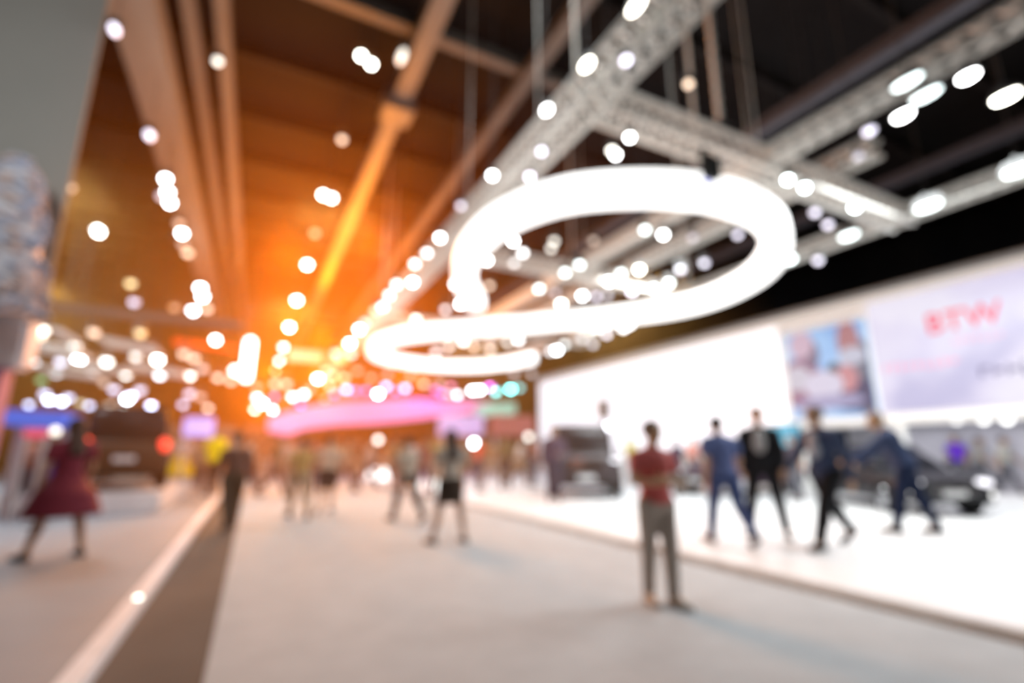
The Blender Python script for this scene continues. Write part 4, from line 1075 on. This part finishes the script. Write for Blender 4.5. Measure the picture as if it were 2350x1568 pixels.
panel('teal_canopy', 1100, 926, 1172, 956, 29, glow('canopy_teal', (0.28, 0.62, 0.48), 0.5), 'pale teal canopy at the right end of the pink one', 'canopy', 1.5, hang=ZC, slant=-0.1)
panel('lilac_board', 1008, 952, 1108, 1000, 28, glow('board_lilac', (0.55, 0.42, 0.72), 0.5), 'pale lilac board below the pink canopy', 'board', 0.3, legs=0.02)
panel('red_board', 1128, 952, 1224, 1002, 27, glow('board_red', (0.32, 0.08, 0.08), 0.35), 'dull red board left of the white display wall', 'board', 0.4, legs=PZ)
# stands lining the far aisle
BT = [(560, 690, 34, (0.45, 0.28, 0.16), 'tan'), (700, 790, 46, (0.5, 0.3, 0.18), 'rust brown'), (800, 900, 52, (0.55, 0.36, 0.2), 'sandy'), (905, 1000, 44, (0.45, 0.26, 0.13), 'chestnut'), (1010, 1120, 36, (0.4, 0.27, 0.15), 'hazel'), (1130, 1226, 33, (0.35, 0.24, 0.15), 'umber'), (395, 540, 30, (0.35, 0.24, 0.17), 'walnut'), (185, 380, 27, (0.2, 0.15, 0.12), 'dark umber'), (60, 180, 26, (0.3, 0.25, 0.22), 'taupe')]
for x0, x1, Y, col, nm in BT:
    a, b = aty(x0, 975, Y), aty(x1, 1000, Y)
    wd = b.x - a.x; cx_ = (a.x + b.x) / 2; hh = a.z
    z0 = PZ if (cx_ < -1.2 or cx_ > 5.4) else 0.0
    root = empty('exhibition_booth', (cx_, Y, z0), 0, '%s open exhibition booth in the far background' % nm, 'booth')
    m_ = mat('booth_' + nm.replace(' ', '_'), tuple(v * 0.5 for v in col), 0.7)
    m_2 = mat('booth_pale', (0.42, 0.36, 0.3), 0.6)
    MB().box((0, 0, hh - z0 - 0.3), (wd, 0.5, 0.6), bev=0.03).obj('fascia', m_, root)
    MB().box((0, 2.5, (hh - z0) / 2), (wd, 0.1, hh - z0)).obj('back_panel', m_, root)
    for s in (-1, 1):
        MB().box((s * (wd / 2 - .1), 0, (hh - z0 - .6) / 2), (0.15, 0.15, hh - z0 - .6)).obj('post', m_2, root)
    MB().box((wd * .15, 0.6, 0.5), (wd * .4, 0.5, 1.0), bev=0.04).obj('counter', m_2, root)
# bright plinths and spot lamps standing on the far stands
for i, (px, py, s, e, nm) in enumerate([(868, 1088, .5, 2.2, 'large'), (993, 1114, .22, 2.0, 'right-hand'), (956, 1114, .18, 0.8, 'dimmer')]):
    q = atz(px, py + 16, 0.012)
    h = aty(px, py - 12, q.y).z
    r_ = tag(MB().box((0, 0, h / 2), (s * 2, s * 1.2, h), bev=0.05).obj('light_plinth', glow('plinth_%d' % i, (1, 0.96, 0.9), e), loc=(q.x, q.y, 0.012)), '%s white glowing plinth standing on the far carpet' % nm, 'plinth')
for i, (px, py, Y, c, e, nm) in enumerate([(868, 1010, 26, 'y', 4, 'warm white'), (885, 1043, 27, 'p', 3, 'pale pink'), (1088, 1018, 22, 'w', 22, 'brilliant white'), (1213, 1003, 21, 'y', 3, 'dim cream'), (127, 990, 12, 'y', 2, 'soft white'), (255, 985, 16, 'l', 2.5, 'soft lilac'), (230, 1002, 17, 'y', 1.2, 'faint cream'), (342, 982, 20, 'y', 1, 'faint amber'), (1630, 975, 17.5, 'w', 12, 'big white')]):
    q = aty(px, py, Y)
    r = 0.0058 * (q - C0).length
    z0 = PZ if (q.x < -1.2 or q.x > 5.4) else 0.012
    r_ = tag(MB().ball((0, 0, 0), r, 14, 10).obj('globe_lamp', glow('globe_%d' % i, PAL[c], e), loc=q), '%s globe lamp on a thin stem among the visitors' % nm, 'lamp')
    MB().tube((0, 0, -r * .9), (0, 0, z0 - q.z + 0.02), 0.02).box((0, 0, z0 - q.z + 0.012), (0.3, 0.3, 0.024)).obj('stem', m_house, r_)
